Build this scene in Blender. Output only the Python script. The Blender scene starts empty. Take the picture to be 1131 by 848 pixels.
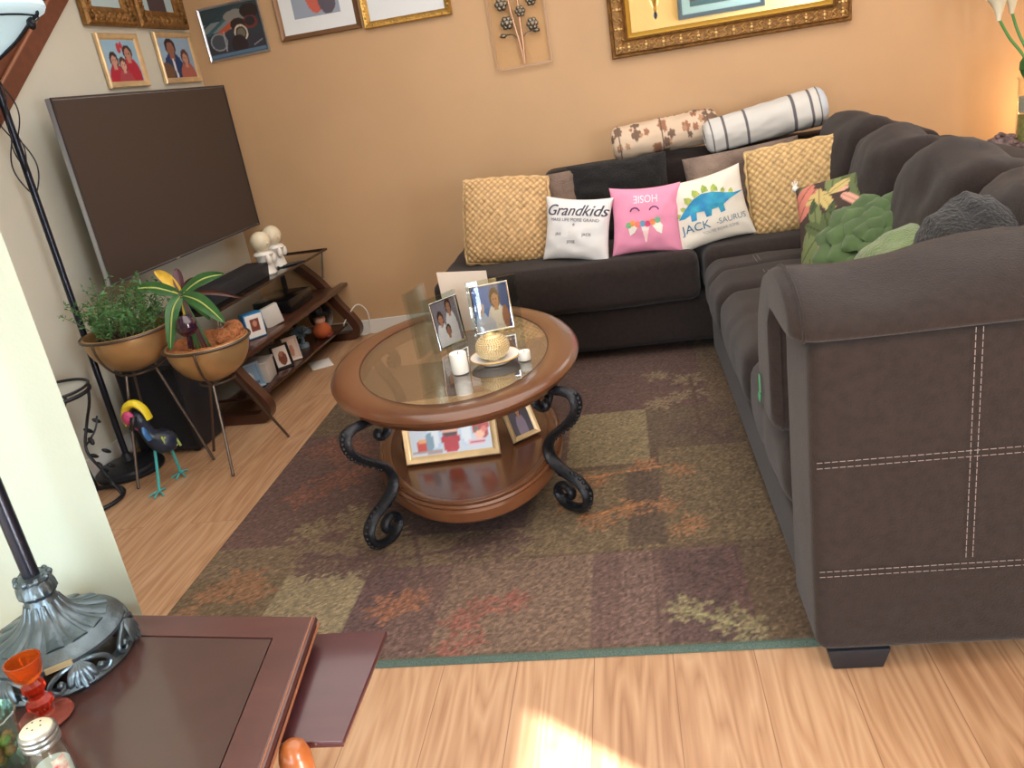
import bpy, bmesh, math, random
import numpy as np
from mathutils import Vector, Matrix, Euler, noise
R = random.Random(7)
PI = math.pi
C = bpy.context.scene.collection
sc = bpy.context.scene
rad = math.radians

# ------------------------------------------------------------------ colour + material helpers
def lin(c):
    return tuple(((v/255)/12.92 if v/255 <= .04045 else ((v/255+.055)/1.055)**2.4) for v in c)
def rgba(c): return (*lin(c), 1.0)
MC = {}
def nd(nt, typ, **kw):
    n = nt.nodes.new(typ)
    for k, v in kw.items(): setattr(n, k, v)
    return n
def mat(name, col, rough=.6, metal=0, var=.0, vscale=6, bump=0, bscale=60, col2=None, sheen=0, coat=0, spec=.5, emit=0, stretch=(1,1,1)):
    if name in MC: return MC[name]
    m = bpy.data.materials.new(name); m.use_nodes = True; nt = m.node_tree
    b = nt.nodes['Principled BSDF']
    b.inputs['Base Color'].default_value = rgba(col)
    b.inputs['Roughness'].default_value = rough; b.inputs['Metallic'].default_value = metal
    b.inputs['Specular IOR Level'].default_value = spec
    if sheen: b.inputs['Sheen Weight'].default_value = sheen; b.inputs['Sheen Roughness'].default_value = .5
    if coat: b.inputs['Coat Weight'].default_value = coat; b.inputs['Coat Roughness'].default_value = .12
    if emit:
        b.inputs['Emission Color'].default_value = rgba(col); b.inputs['Emission Strength'].default_value = emit
    tc = nd(nt, 'ShaderNodeTexCoord'); mp = nd(nt, 'ShaderNodeMapping'); mp.inputs['Scale'].default_value = stretch
    nt.links.new(tc.outputs['Object'], mp.inputs['Vector'])
    if var or col2:
        n = nd(nt, 'ShaderNodeTexNoise'); n.inputs['Scale'].default_value = vscale; n.inputs['Detail'].default_value = 5
        nt.links.new(mp.outputs['Vector'], n.inputs['Vector'])
        r = nd(nt, 'ShaderNodeValToRGB'); r.color_ramp.elements[0].position = .3; r.color_ramp.elements[1].position = .7
        if col2: a, z = rgba(col), rgba(col2)
        else:
            l = lin(col); a = (*[x*(1-var) for x in l], 1); z = (*[min(1, x*(1+var)) for x in l], 1)
        r.color_ramp.elements[0].color = a; r.color_ramp.elements[1].color = z
        nt.links.new(n.outputs['Fac'], r.inputs['Fac']); nt.links.new(r.outputs['Color'], b.inputs['Base Color'])
    if bump:
        n2 = nd(nt, 'ShaderNodeTexNoise'); n2.inputs['Scale'].default_value = bscale; n2.inputs['Detail'].default_value = 3
        nt.links.new(mp.outputs['Vector'], n2.inputs['Vector'])
        bp = nd(nt, 'ShaderNodeBump'); bp.inputs['Strength'].default_value = bump; bp.inputs['Distance'].default_value = .01
        nt.links.new(n2.outputs['Fac'], bp.inputs['Height']); nt.links.new(bp.outputs['Normal'], b.inputs['Normal'])
    MC[name] = m; return m
def painted(name, rough=.5, bump=0, bscale=200, coat=0, sheen=0, speck=0, sscale=300):
    if name in MC: return MC[name]
    m = mat(name, (128,128,128), rough, bump=bump, bscale=bscale, coat=coat, sheen=sheen); nt = m.node_tree
    a = nd(nt, 'ShaderNodeAttribute', attribute_name='Col'); b = nt.nodes['Principled BSDF']
    out = a.outputs['Color']
    if speck:
        n = nd(nt, 'ShaderNodeTexNoise'); n.inputs['Scale'].default_value = sscale; n.inputs['Detail'].default_value = 2
        tc = nt.nodes['Texture Coordinate']; nt.links.new(tc.outputs['Object'], n.inputs['Vector'])
        mr = nd(nt, 'ShaderNodeMapRange'); mr.inputs['From Min'].default_value = .3; mr.inputs['From Max'].default_value = .7
        mr.inputs['To Min'].default_value = 1-speck; mr.inputs['To Max'].default_value = 1+speck
        nt.links.new(n.outputs['Fac'], mr.inputs['Value'])
        vm = nd(nt, 'ShaderNodeVectorMath', operation='SCALE')
        nt.links.new(out, vm.inputs[0]); nt.links.new(mr.outputs['Result'], vm.inputs['Scale']); out = vm.outputs['Vector']
    nt.links.new(out, b.inputs['Base Color'])
    return m
def glassy(name, tint=(235,245,242), refl=.9, rough=.02, base=.06, ior=1.5):
    """thin glass: transparent body with fresnel reflection"""
    if name in MC: return MC[name]
    m = bpy.data.materials.new(name); m.use_nodes = True; nt = m.node_tree
    for n in list(nt.nodes):
        if n.type == 'BSDF_PRINCIPLED': nt.nodes.remove(n)
    out = [n for n in nt.nodes if n.type == 'OUTPUT_MATERIAL'][0]
    t = nd(nt, 'ShaderNodeBsdfTransparent'); t.inputs['Color'].default_value = rgba(tint)
    g = nd(nt, 'ShaderNodeBsdfGlossy'); g.inputs['Roughness'].default_value = rough
    g.inputs['Color'].default_value = (refl, refl, refl, 1)
    f = nd(nt, 'ShaderNodeLayerWeight'); f.inputs['Blend'].default_value = .5
    pw = nd(nt, 'ShaderNodeMath', operation='POWER'); pw.inputs[1].default_value = 4.0
    nt.links.new(f.outputs['Facing'], pw.inputs[0])
    ad = nd(nt, 'ShaderNodeMath', operation='MULTIPLY_ADD'); ad.inputs[1].default_value = .75; ad.inputs[2].default_value = base; ad.use_clamp = True
    mx = nd(nt, 'ShaderNodeMixShader')
    nt.links.new(pw.outputs['Value'], ad.inputs[0]); nt.links.new(ad.outputs['Value'], mx.inputs['Fac'])
    nt.links.new(t.outputs['BSDF'], mx.inputs[1]); nt.links.new(g.outputs['BSDF'], mx.inputs[2])
    nt.links.new(mx.outputs['Shader'], out.inputs['Surface'])
    MC[name] = m; return m

# ------------------------------------------------------------------ object helpers
def link(name, me, material=None, parent=None, smooth=True):
    o = bpy.data.objects.new(name, me); C.objects.link(o)
    if material: me.materials.append(material)
    if parent: o.parent = parent
    return o
def obj(name, bm, material, parent=None, smooth=True, angle=40):
    me = bpy.data.meshes.new(name)
    bmesh.ops.recalc_face_normals(bm, faces=bm.faces[:])
    if smooth:
        for f in bm.faces: f.smooth = True
        lim = rad(angle)
        for e in bm.edges:
            if len(e.link_faces) == 2 and e.calc_face_angle(0) > lim: e.smooth = False
    bm.to_mesh(me); bm.free()
    return link(name, me, material, parent)
def tag(o, label, cat, group=None, loc=None, rot=None):
    o['label'] = label; o['category'] = cat
    if group: o['group'] = group
    if loc is not None: o.location = loc
    if rot is not None: o.rotation_euler = rot
    return o
def thing(name, label, cat, loc=(0,0,0), rot=(0,0,0), group=None):
    o = bpy.data.objects.new(name, None); C.objects.link(o); o.empty_display_size = .05
    return tag(o, label, cat, group, loc, rot if isinstance(rot, (tuple, Euler)) else (0,0,rot))
def struct(name, bm, m, parent=None):
    o = obj(name, bm, m, parent, smooth=False)
    if not parent: o['kind'] = 'structure'
    return o
def B(): return bmesh.new()
def box(bm, c, s, bevel=0, seg=2, rz=0, taper=1.0):
    """box centred at c with size s; taper scales the bottom"""
    r = bmesh.ops.create_cube(bm, size=1); vs = r['verts']
    for v in vs:
        k = taper if v.co.z < 0 else 1
        v.co = Vector((v.co.x*s[0]*k, v.co.y*s[1]*k, v.co.z*s[2]))
        if rz: v.co = Matrix.Rotation(rz, 3, 'Z') @ v.co
        v.co += Vector(c)
    if bevel:
        es = list({e for v in vs for e in v.link_edges})
        bmesh.ops.bevel(bm, geom=es, offset=bevel, segments=seg, profile=.5, affect='EDGES')
    return vs
def sweep(bm, pts, Bn, w, t, n=10, caps=True):
    """sweep an ellipse along a planar path; Bn = plane normal, w = half width along it, t = half thickness"""
    pts = [Vector(p) for p in pts]; Bn = Vector(Bn).normalized(); rings = []
    for i, p in enumerate(pts):
        T = (pts[min(i+1, len(pts)-1)] - pts[max(i-1, 0)]).normalized(); N = Bn.cross(T).normalized()
        wi = w[i] if isinstance(w, (list, tuple)) else w; ti = t[i] if isinstance(t, (list, tuple)) else t
        rings.append([bm.verts.new(p + Bn*wi*math.cos(2*PI*k/n) + N*ti*math.sin(2*PI*k/n)) for k in range(n)])
    for a, b in zip(rings, rings[1:]):
        for k in range(n): bm.faces.new((a[k], a[(k+1)%n], b[(k+1)%n], b[k]))
    if caps: bm.faces.new(rings[0][::-1]); bm.faces.new(rings[-1])
def tube(bm, pts, r, n=8, closed=False, caps=True):
    pts = [Vector(p) for p in pts]; N = len(pts); rings = []
    nrm = None
    for i, p in enumerate(pts):
        if closed: T = (pts[(i+1)%N] - pts[i-1]).normalized()
        else: T = (pts[min(i+1, N-1)] - pts[max(i-1, 0)]).normalized()
        if nrm is None:
            nrm = T.orthogonal().normalized()
        else:
            nrm = (nrm - T*nrm.dot(T))
            nrm = nrm.normalized() if nrm.length > 1e-6 else T.orthogonal().normalized()
        bn = T.cross(nrm); ri = r[i] if isinstance(r, (list, tuple)) else r
        rings.append([bm.verts.new(p + (nrm*math.cos(2*PI*k/n) + bn*math.sin(2*PI*k/n))*ri) for k in range(n)])
    prs = list(zip(rings, rings[1:])) + ([(rings[-1], rings[0])] if closed else [])
    for a, b in prs:
        for k in range(n): bm.faces.new((a[k], a[(k+1)%n], b[(k+1)%n], b[k]))
    if caps and not closed: bm.faces.new(rings[0][::-1]); bm.faces.new(rings[-1])
def smoothpath(pts, k=6):
    """Catmull-Rom"""
    P = [Vector(p) for p in pts]; out = []
    for i in range(len(P)-1):
        p0 = P[max(i-1,0)]; p1 = P[i]; p2 = P[i+1]; p3 = P[min(i+2, len(P)-1)]
        for j in range(k):
            t = j/k
            out.append(.5*((2*p1)+(p2-p0)*t+(2*p0-5*p1+4*p2-p3)*t*t+(3*p1-p0-3*p2+p3)*t**3))
    return out + [P[-1]]
def lathe(bm, prof, c=(0,0,0), n=32, sx=1, sy=1, flute=0, nf=12, rot=0):
    """prof = [(r,z)...] around z; sx/sy make it oval"""
    rings = []
    for r, z in prof:
        if r < 1e-5: rings.append([bm.verts.new((c[0], c[1], c[2]+z))]); continue
        rg = []
        for k in range(n):
            a = 2*PI*k/n; rr = r*(1 + flute*abs(math.sin(a*nf/2))) if flute else r
            x, y = rr*math.cos(a)*sx, rr*math.sin(a)*sy
            rg.append(bm.verts.new((c[0]+x*math.cos(rot)-y*math.sin(rot), c[1]+x*math.sin(rot)+y*math.cos(rot), c[2]+z)))
        rings.append(rg)
    for a, b in zip(rings, rings[1:]):
        if len(a) == 1 and len(b) == 1: continue
        for k in range(n):
            if len(a) == 1: bm.faces.new((a[0], b[(k+1)%n], b[k]))
            elif len(b) == 1: bm.faces.new((a[k], a[(k+1)%n], b[0]))
            else: bm.faces.new((a[k], a[(k+1)%n], b[(k+1)%n], b[k]))
def oval_lathe(bm, prof, a0, b0, n=64, rot=0, closed=True):
    """prof = [(inset, z)]: rings of an oval of half axes a0-inset, b0-inset"""
    rings = []
    for s, z in prof:
        rg = []
        for k in range(n):
            t = 2*PI*k/n; x, y = (a0-s)*math.cos(t), (b0-s)*math.sin(t)
            rg.append(bm.verts.new((x*math.cos(rot)-y*math.sin(rot), x*math.sin(rot)+y*math.cos(rot), z)))
        rings.append(rg)
    prs = list(zip(rings, rings[1:])) + ([(rings[-1], rings[0])] if closed else [])
    for a, b in prs:
        for k in range(n): bm.faces.new((a[k], a[(k+1)%n], b[(k+1)%n], b[k]))
    if not closed: bm.faces.new(rings[0][::-1]); bm.faces.new(rings[-1])
def ball(bm, c, r, s=(1,1,1), u=16, v=10, M=None):
    res = bmesh.ops.create_uvsphere(bm, u_segments=u, v_segments=v, radius=r)
    for q in res['verts']:
        p = Vector((q.co.x*s[0], q.co.y*s[1], q.co.z*s[2]))
        if M is not None: p = M @ p
        q.co = p + Vector(c)
def cushion(bm, c, s, r=.06, puff=(0,0,.02), n=14, wr=0.0, seed=0, M=None, fn=None):
    """rounded box of size s, each face pushed out by puff on its axis, with wrinkles wr"""
    hx, hy, hz = s[0]/2, s[1]/2, s[2]/2
    r = min(r, hx, hy, hz)*.999
    verts = {}
    def P(x, y, z):
        key = (round(x,5), round(y,5), round(z,5))
        if key in verts: return verts[key]
        p = Vector((x*hx, y*hy, z*hz))
        q = Vector((max(-hx+r, min(hx-r, p.x)), max(-hy+r, min(hy-r, p.y)), max(-hz+r, min(hz-r, p.z))))
        d = p - q
        if d.length > 1e-9: p = q + d.normalized()*r
        X, Y, Z = (1-x*x), (1-y*y), (1-z*z)
        p += Vector((x*puff[0]*Y*Z, y*puff[1]*X*Z, z*puff[2]*X*Y))
        if wr:
            k = noise.noise(Vector((p.x*7+seed*3.1, p.y*7, p.z*7)))*wr + noise.noise(Vector((p.x*19+seed, p.y*19, p.z*19)))*wr*.4
            p += (d.normalized() if d.length > 1e-9 else Vector((0,0,1 if z > 0 else -1)))*k
        if fn: p = fn(p, x, y, z)
        if M is not None: p = M @ p
        verts[key] = bm.verts.new(p + Vector(c)); return verts[key]
    # nonuniform samples so that the rounded edges get vertices
    def samples(h):
        e = r/h; inner = 1-e
        ed = [math.sin(PI/2*i/3)*e for i in range(1, 4)]
        m = max(3, int(n*inner))
        core = [-inner + 2*inner*i/m for i in range(m+1)]
        hi = [inner+e*math.tan(PI/4*i/3) for i in range(1, 4)]
        return [-q for q in hi[::-1]] + core + hi
    sx, sy, sz = samples(hx), samples(hy), samples(hz)
    def grid(A, Bb, f):
        for i in range(len(A)-1):
            for j in range(len(Bb)-1):
                vs = [f(A[i],Bb[j]), f(A[i+1],Bb[j]), f(A[i+1],Bb[j+1]), f(A[i],Bb[j+1])]
                if len(set(vs)) == 4:
                    try: bm.faces.new(vs)
                    except ValueError: pass
    for sgn in (-1, 1):
        grid(sx, sy, lambda a, b: P(a, b, sgn)); grid(sx, sz, lambda a, b: P(a, sgn, b)); grid(sy, sz, lambda a, b: P(sgn, a, b))
def extrude_poly(bm, poly, y0, y1, ax='y'):
    """closed polygon [(a,b)] extruded between y0 and y1 along an axis"""
    mk = {'y': lambda a, b, y: (a, y, b), 'z': lambda a, b, y: (a, b, y), 'x': lambda a, b, y: (y, a, b)}[ax]
    A = [bm.verts.new(mk(a, b, y0)) for a, b in poly]; Z = [bm.verts.new(mk(a, b, y1)) for a, b in poly]
    n = len(poly)
    for i in range(n): bm.faces.new((A[i], A[(i+1)%n], Z[(i+1)%n], Z[i]))
    bm.faces.new(A[::-1]); bm.faces.new(Z)
def grid_mesh(name, X, Y, Z, col, material, parent=None, smooth=True, closed_back=None):
    """X,Y,Z,col arrays (ny,nx[,3]); colour attribute 'Col' (linear)"""
    ny, nx = X.shape
    co = np.stack([X, Y, Z], -1).reshape(-1, 3)
    idx = np.arange(ny*nx).reshape(ny, nx)
    q = np.stack([idx[:-1,:-1], idx[:-1,1:], idx[1:,1:], idx[1:,:-1]], -1).reshape(-1, 4)
    me = bpy.data.meshes.new(name); me.from_pydata(co.tolist(), [], q.tolist())
    setcol(me, col.reshape(-1, 3))
    if smooth: me.polygons.foreach_set('use_smooth', [True]*len(me.polygons))
    me.update()
    return link(name, me, material, parent)
def setcol(me, col):
    at = me.color_attributes.new('Col', 'FLOAT_COLOR', 'POINT')
    a = np.ones((len(col), 4), np.float32); a[:, :3] = col
    at.data.foreach_set('color', a.ravel())
def arrlin(c):
    c = np.clip(np.asarray(c, float)/255, 0, 1)
    return np.where(c <= .04045, c/12.92, ((c+.055)/1.055)**2.4)
def paint(U, V, bg, shapes):
    """U,V arrays in 0..1; bg colour or function; shapes drawn in order"""
    col = np.zeros(U.shape+(3,)); col[:] = bg if not callable(bg) else 0
    if callable(bg): col = bg(U, V)
    for s in shapes:
        k = s[0]
        if k == 'e': m = ((U-s[1])/s[3])**2 + ((V-s[2])/s[4])**2 < 1
        elif k == 'r': m = (U > s[1]) & (U < s[3]) & (V > s[2]) & (V < s[4])
        elif k == 'l':   # line x0 y0 x1 y1 width
            dx, dy = s[3]-s[1], s[4]-s[2]; L = dx*dx+dy*dy
            t = np.clip(((U-s[1])*dx+(V-s[2])*dy)/L, 0, 1)
            m = np.hypot(U-s[1]-t*dx, V-s[2]-t*dy) < s[5]
        elif k == 'LF':
            th = np.arctan2(V-s[2], U-s[1])-s[4]; rr = np.hypot(U-s[1], V-s[2])
            m = (rr < s[3]*(.45+.55*np.abs(np.cos(th*s[5]/2))**.6)*(1+.25*np.sin(th*9+s[1]*40))) & (DITH(U) > .22)
        elif k == 'lf':  # leaf cx cy size angle lobes
            th = np.arctan2(V-s[2], U-s[1])-s[4]; rr = np.hypot(U-s[1], V-s[2])
            m = rr < s[3]*(.5+.5*np.abs(np.cos(th*s[5]/2))**.7)
        elif k == 'ring': 
            d = np.hypot((U-s[1])/s[3], (V-s[2])/s[4]); m = (d < 1) & (d > s[5])
        col[m] = s[-1]
    return col
def picture(name, w, h, bg, shapes, parent, y=0, z0=0, nx=48, curve=0, m=None):
    """flat picture in the local x-z plane facing -y, bottom at z0"""
    ny = max(8, int(nx*h/w)); u = np.linspace(0, 1, nx); v = np.linspace(0, 1, ny); U, V = np.meshgrid(u, v)
    col = arrlin(paint(U, V, bg, shapes))
    Y = y + curve*(2*U-1)**2
    return grid_mesh(name, (U-.5)*w, Y, z0+V*h, col, m or painted('photo_print', .35), parent)
def DITH(U): return np.random.default_rng(U.size % 977).random(U.shape)
def person(cx, y0, s, skin, hair, cloth, hairlong=True):
    return [('e', cx, y0+.1*s, .24*s, .42*s, cloth), ('e', cx, y0+.62*s, .125*s, .2*s if hairlong else .16*s, hair),
            ('r', cx-.05*s, y0+.38*s, cx+.05*s, y0+.52*s, skin), ('e', cx, y0+.58*s, .085*s, .13*s, skin),
            ('e', cx-.03*s, y0+.60*s, .012*s, .012*s, (60,40,35)), ('e', cx+.03*s, y0+.60*s, .012*s, .012*s, (60,40,35)),
            ('e', cx, y0+.525*s, .03*s, .01*s, (170,80,75))]

# ------------------------------------------------------------------ frames
def frame_ring(bm, w, h, fw, d, z0=0, prof=None, orn=0, lobes=24):
    """mitred frame in x-z plane facing -y: prof = [(inset 0..1, depth 0..1)]"""
    prof = prof or [(0,0),(0,.7),(.15,1),(.55,.8),(.8,.55),(1,.35),(1,0)]
    rings = []
    for s, k in prof:
        i = s*fw; y = -k*d
        xs = [-w/2+i, w/2-i, w/2-i, -w/2+i]; zs = [z0+i, z0+i, z0+h-i, z0+h-i]
        rings.append([bm.verts.new((x, y, z)) for x, z in zip(xs, zs)])
    for a, b in zip(rings, rings[1:]):
        for k in range(4): bm.faces.new((a[k], a[(k+1)%4], b[(k+1)%4], b[k]))
    if orn:
        i = fw*.45; step = orn
        def run(p, q):
            p, q = Vector(p), Vector(q); L = (q-p).length; m = max(2, int(L/step)); dr = (q-p).normalized()
            for j in range(m+1):
                c = p+(q-p)*j/m
                ball(bm, c, fw*.2, (1,.8,1), 8, 6)
                if j < m:
                    c2 = p+(q-p)*(j+.5)/m; nrm = dr.cross(Vector((0,1,0)))
                    ball(bm, c2+nrm*fw*.16, fw*.12, (1,.8,1), 6, 5); ball(bm, c2-nrm*fw*.16, fw*.12, (1,.8,1), 6, 5)
        y = -d*.85
        A = [(-w/2+i, y, z0+i), (w/2-i, y, z0+i), (w/2-i, y, z0+h-i), (-w/2+i, y, z0+h-i)]
        for k in range(4): run(A[k], A[(k+1)%4])
def hung_frame(name, label, loc, rot, w, h, fw, d, fm, bg, shapes, matw=0, matc=None, group=None, orn=0, prof=None, cat='picture frame', nx=48):
    t = thing(name, label, cat, loc, rot, group)
    bm = B(); frame_ring(bm, w, h, fw, d, 0, prof, orn); obj('frame', bm, fm, t, angle=30)
    if matw:
        bm = B(); box(bm, (0, -.004, h/2), (w-fw*1.6, .004, h-fw*1.6)); obj('mat_board', bm, matc, t)
    i = fw*.95+matw
    picture('picture', w-2*i, h-2*i, bg, shapes, t, -.0075, i, nx)
    return t

# ================================================================== MATERIALS
M_wall = mat('peach_wall_paint', (198,161,121), .75, var=.04, vscale=2, bump=.06, bscale=160)
M_cream = mat('cream_wall_paint', (204,201,186), .75, var=.03, vscale=2, bump=.06, bscale=160)
M_pale = mat('pale_wall_paint', (172,183,170), .7, var=.02, vscale=2, bump=.05, bscale=160)
M_ceil = mat('ceiling_paint', (232,226,214), .9)
M_trim = mat('white_trim_paint', (226,224,218), .5)
M_string = mat('mahogany_stair_board', (104,58,38), .45, var=.15, vscale=5, stretch=(1,6,6))
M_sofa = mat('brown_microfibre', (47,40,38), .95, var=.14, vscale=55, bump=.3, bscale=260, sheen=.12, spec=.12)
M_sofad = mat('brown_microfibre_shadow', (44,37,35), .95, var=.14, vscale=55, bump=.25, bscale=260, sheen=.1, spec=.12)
M_stitch = mat('pale_stitching', (140,130,128), .9)
M_blackp = mat('black_plastic', (24,24,27), .4)
M_blackfoot = mat('black_foot', (26,29,36), .5)
M_iron = mat('black_wrought_iron', (38,40,46), .38, metal=.5, var=.2, vscale=30, bump=.3, bscale=120)
M_pole = mat('dark_bronze_pole', (38,42,54), .3, metal=.6)
M_oak = mat('honey_cherry_wood', (102,62,38), .28, var=.22, vscale=3, stretch=(1,.25,1), coat=.5, spec=.5)
M_oakd = mat('cherry_shelf_wood', (92,54,35), .25, var=.2, vscale=3, stretch=(1,.25,1), coat=.5)
M_mahog = mat('mahogany_table_wood', (80,47,43), .3, var=.2, vscale=4, stretch=(1,5,1), coat=.5)
M_mahogp = mat('mahogany_panel_wood', (68,45,41), .3, var=.25, vscale=4, coat=.4)
M_tray = mat('mahogany_slide_wood', (74,40,45), .3, var=.12, vscale=4, stretch=(1,8,1), coat=.3)
M_orangew = mat('orange_turned_wood', (168,96,48), .3, var=.15, vscale=8, coat=.4)
M_darkw = mat('dark_walnut_wood', (74,44,32), .35, var=.25, vscale=5, coat=.3)
M_gold = mat('gold_leaf', (190,150,78), .35, metal=.75, var=.2, vscale=40, bump=.3, bscale=90)
M_goldd = mat('antique_gold', (142,104,58), .45, metal=.55, var=.35, vscale=45, bump=.6, bscale=110)
M_goldp = mat('pale_gold_frame', (214,184,138), .35, metal=.3, var=.12, vscale=20)
M_silver = mat('brushed_silver', (190,195,202), .3, metal=.8)
M_chrome = mat('polished_chrome', (225,228,230), .12, metal=1)
M_white = mat('white_ceramic', (236,232,224), .35)
M_cream_c = mat('cream_ceramic', (222,210,182), .4, var=.06, vscale=20)
M_wax = mat('white_wax', (240,236,226), .5)
M_glass = glassy('clear_glass', (249,252,250), refl=.65, base=.07)
M_glass_t = glassy('tinted_shelf_glass', (120,108,98), base=.10)
M_glass_top = glassy('table_glass', (250,250,247), base=.26)
M_wmat = mat('white_mat_board', (226,230,232), .8)
M_brass = mat('brushed_brass_bowl', (188,152,106), .33, metal=.5, var=.12, vscale=5, bump=.05)
M_wire = mat('grey_bronze_wire', (96,84,76), .35, metal=.7)
M_soil = mat('dark_soil', (62,42,32), .95, var=.4, vscale=40, bump=1, bscale=60)
M_coco = mat('coco_fibre', (158,98,58), .95, var=.35, vscale=60, bump=1, bscale=140)
M_leaf = mat('herb_green', (72,122,68), .6, var=.3, vscale=20)

# ================================================================== ROOM
A_L = .061                       # the left wall runs at a slight angle
def LW(y, off=0, z=0): return Vector((-2.31 + A_L*(y-4.79) + off, y, z))
ROT_L = PI/2 - math.atan(A_L)    # frames on the left wall face +x
# floor planks
def floor_mat():
    m = bpy.data.materials.new('oak_laminate_planks'); m.use_nodes = True; nt = m.node_tree; b = nt.nodes['Principled BSDF']
    tc = nd(nt, 'ShaderNodeTexCoord'); mp = nd(nt, 'ShaderNodeMapping'); mp.inputs['Rotation'].default_value = (0,0,PI/2)
    nt.links.new(tc.outputs['Object'], mp.inputs['Vector'])
    br = nd(nt, 'ShaderNodeTexBrick'); br.offset = .37; br.offset_frequency = 2
    br.inputs['Scale'].default_value = 1; br.inputs['Brick Width'].default_value = 1.25; br.inputs['Row Height'].default_value = .19
    br.inputs['Mortar Size'].default_value = .0012; br.inputs['Mortar Smooth'].default_value = .3
    br.inputs['Color1'].default_value = (0,0,0,1); br.inputs['Color2'].default_value = (1,1,1,1); br.inputs['Mortar'].default_value = (.1,.1,.1,1)
    br.inputs['Bias'].default_value = 0
    nt.links.new(mp.outputs['Vector'], br.inputs['Vector'])
    # grain: warped wave, offset per plank
    m2 = nd(nt, 'ShaderNodeMapping'); m2.inputs['Scale'].default_value = (8, .7, 1); nt.links.new(tc.outputs['Object'], m2.inputs['Vector'])
    addv = nd(nt, 'ShaderNodeVectorMath', operation='ADD'); sc_ = nd(nt, 'ShaderNodeVectorMath', operation='SCALE'); sc_.inputs['Scale'].default_value = 7.0
    nt.links.new(br.outputs['Color'], sc_.inputs[0]); nt.links.new(m2.outputs['Vector'], addv.inputs[0]); nt.links.new(sc_.outputs['Vector'], addv.inputs[1])
    n1 = nd(nt, 'ShaderNodeTexNoise'); n1.inputs['Scale'].default_value = 1.1; n1.inputs['Detail'].default_value = 2
    nt.links.new(addv.outputs['Vector'], n1.inputs['Vector'])
    ml = nd(nt, 'ShaderNodeMath', operation='MULTIPLY'); ml.inputs[1].default_value = 26; nt.links.new(n1.outputs['Fac'], ml.inputs[0])
    fr = nd(nt, 'ShaderNodeMath', operation='PINGPONG'); fr.inputs[1].default_value = 1; nt.links.new(ml.outputs['Value'], fr.inputs[0])
    m3 = nd(nt, 'ShaderNodeMapping'); m3.inputs['Scale'].default_value = (90, 3, 1); nt.links.new(tc.outputs['Object'], m3.inputs['Vector'])
    n2 = nd(nt, 'ShaderNodeTexNoise'); n2.inputs['Scale'].default_value = 1; n2.inputs['Detail'].default_value = 4; nt.links.new(m3.outputs['Vector'], n2.inputs['Vector'])
    mx0 = nd(nt, 'ShaderNodeMath', operation='MULTIPLY'); nt.links.new(fr.outputs['Value'], mx0.inputs[0]); mx0.inputs[1].default_value = .34
    mx1 = nd(nt, 'ShaderNodeMath', operation='MULTIPLY_ADD'); nt.links.new(n2.outputs['Fac'], mx1.inputs[0]); mx1.inputs[1].default_value = .6; nt.links.new(mx0.outputs['Value'], mx1.inputs[2])
    mx2 = nd(nt, 'ShaderNodeMath', operation='MULTIPLY_ADD'); nt.links.new(br.outputs['Color'], mx2.inputs[0]); mx2.inputs[1].default_value = .2; nt.links.new(mx1.outputs['Value'], mx2.inputs[2])
    rp = nd(nt, 'ShaderNodeValToRGB'); e = rp.color_ramp.elements
    e[0].position = .2; e[0].color = rgba((150,109,78)); e[1].position = .85; e[1].color = rgba((196,160,126))
    q = e.new(.5); q.color = rgba((178,138,104))
    nt.links.new(mx2.outputs['Value'], rp.inputs['Fac'])
    mo = nd(nt, 'ShaderNodeMix', data_type='RGBA'); mo.inputs['B'].default_value = rgba((140,102,76))
    nt.links.new(br.outputs['Fac'], mo.inputs['Factor']); nt.links.new(rp.outputs['Color'], mo.inputs['A']); nt.links.new(mo.outputs['Result'], b.inputs['Base Color'])
    b.inputs['Roughness'].default_value = .38; b.inputs['Specular IOR Level'].default_value = .45
    return m
bm = B(); box(bm, (.3, 1.05, -.03), (5.9, 7.7, .06)); struct('floor', bm, floor_mat())
bm = B(); box(bm, (.45, 4.85, 1.3), (5.6, .12, 2.6)); struct('wall_back', bm, M_wall)
bm = B(); P0, P1 = LW(4.79), LW(1.0)
extrude_poly(bm, [(P0.x, P0.y), (P1.x, P1.y), (P1.x-.12, P1.y), (P0.x-.12, P0.y)], 0, 2.6, 'z'); struct('wall_left', bm, M_cream)
bm = B(); extrude_poly(bm, [(-2.66,1.10),(-.895,1.10),(-1.01,1.22),(-2.66,1.22)], 0, 2.6, 'z'); struct('wall_near', bm, M_pale)
bm = B(); box(bm, (.3, 1.05, 2.63), (5.9, 7.7, .06)); struct('ceiling', bm, M_ceil)
# rear wall with an opening for the patio window, right wall with a window
bm = B()
for (x0, x1, z0, z1) in ((-2.6, -2.0, 0, 2.6), (.2, 3.2, 0, 2.6), (-2.0, .2, 2.2, 2.6), (-2.0, .2, 0, .12)):
    box(bm, ((x0+x1)/2, -2.66, (z0+z1)/2), (x1-x0, .12, z1-z0))
struct('wall_rear', bm, mat('yellow_cream_wall_paint', (216,190,128), .75, bump=.05, bscale=160))
bm = B()
for (y0, y1, z0, z1) in ((-1.18, 4.85, 0, 2.6), (-2.7, -2.5, 0, 2.6), (-2.5, -1.18, 0, .5), (-2.5, -1.18, 2.1, 2.6)):
    box(bm, (3.2+.03, (y0+y1)/2, (z0+z1)/2), (.06, y1-y0, z1-z0))
struct('wall_right', bm, M_wall)
bm = B(); box(bm, (-2.62, -.8, 1.3), (.06, 3.8, 2.6)); struct('wall_hall', bm, M_cream)
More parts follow.
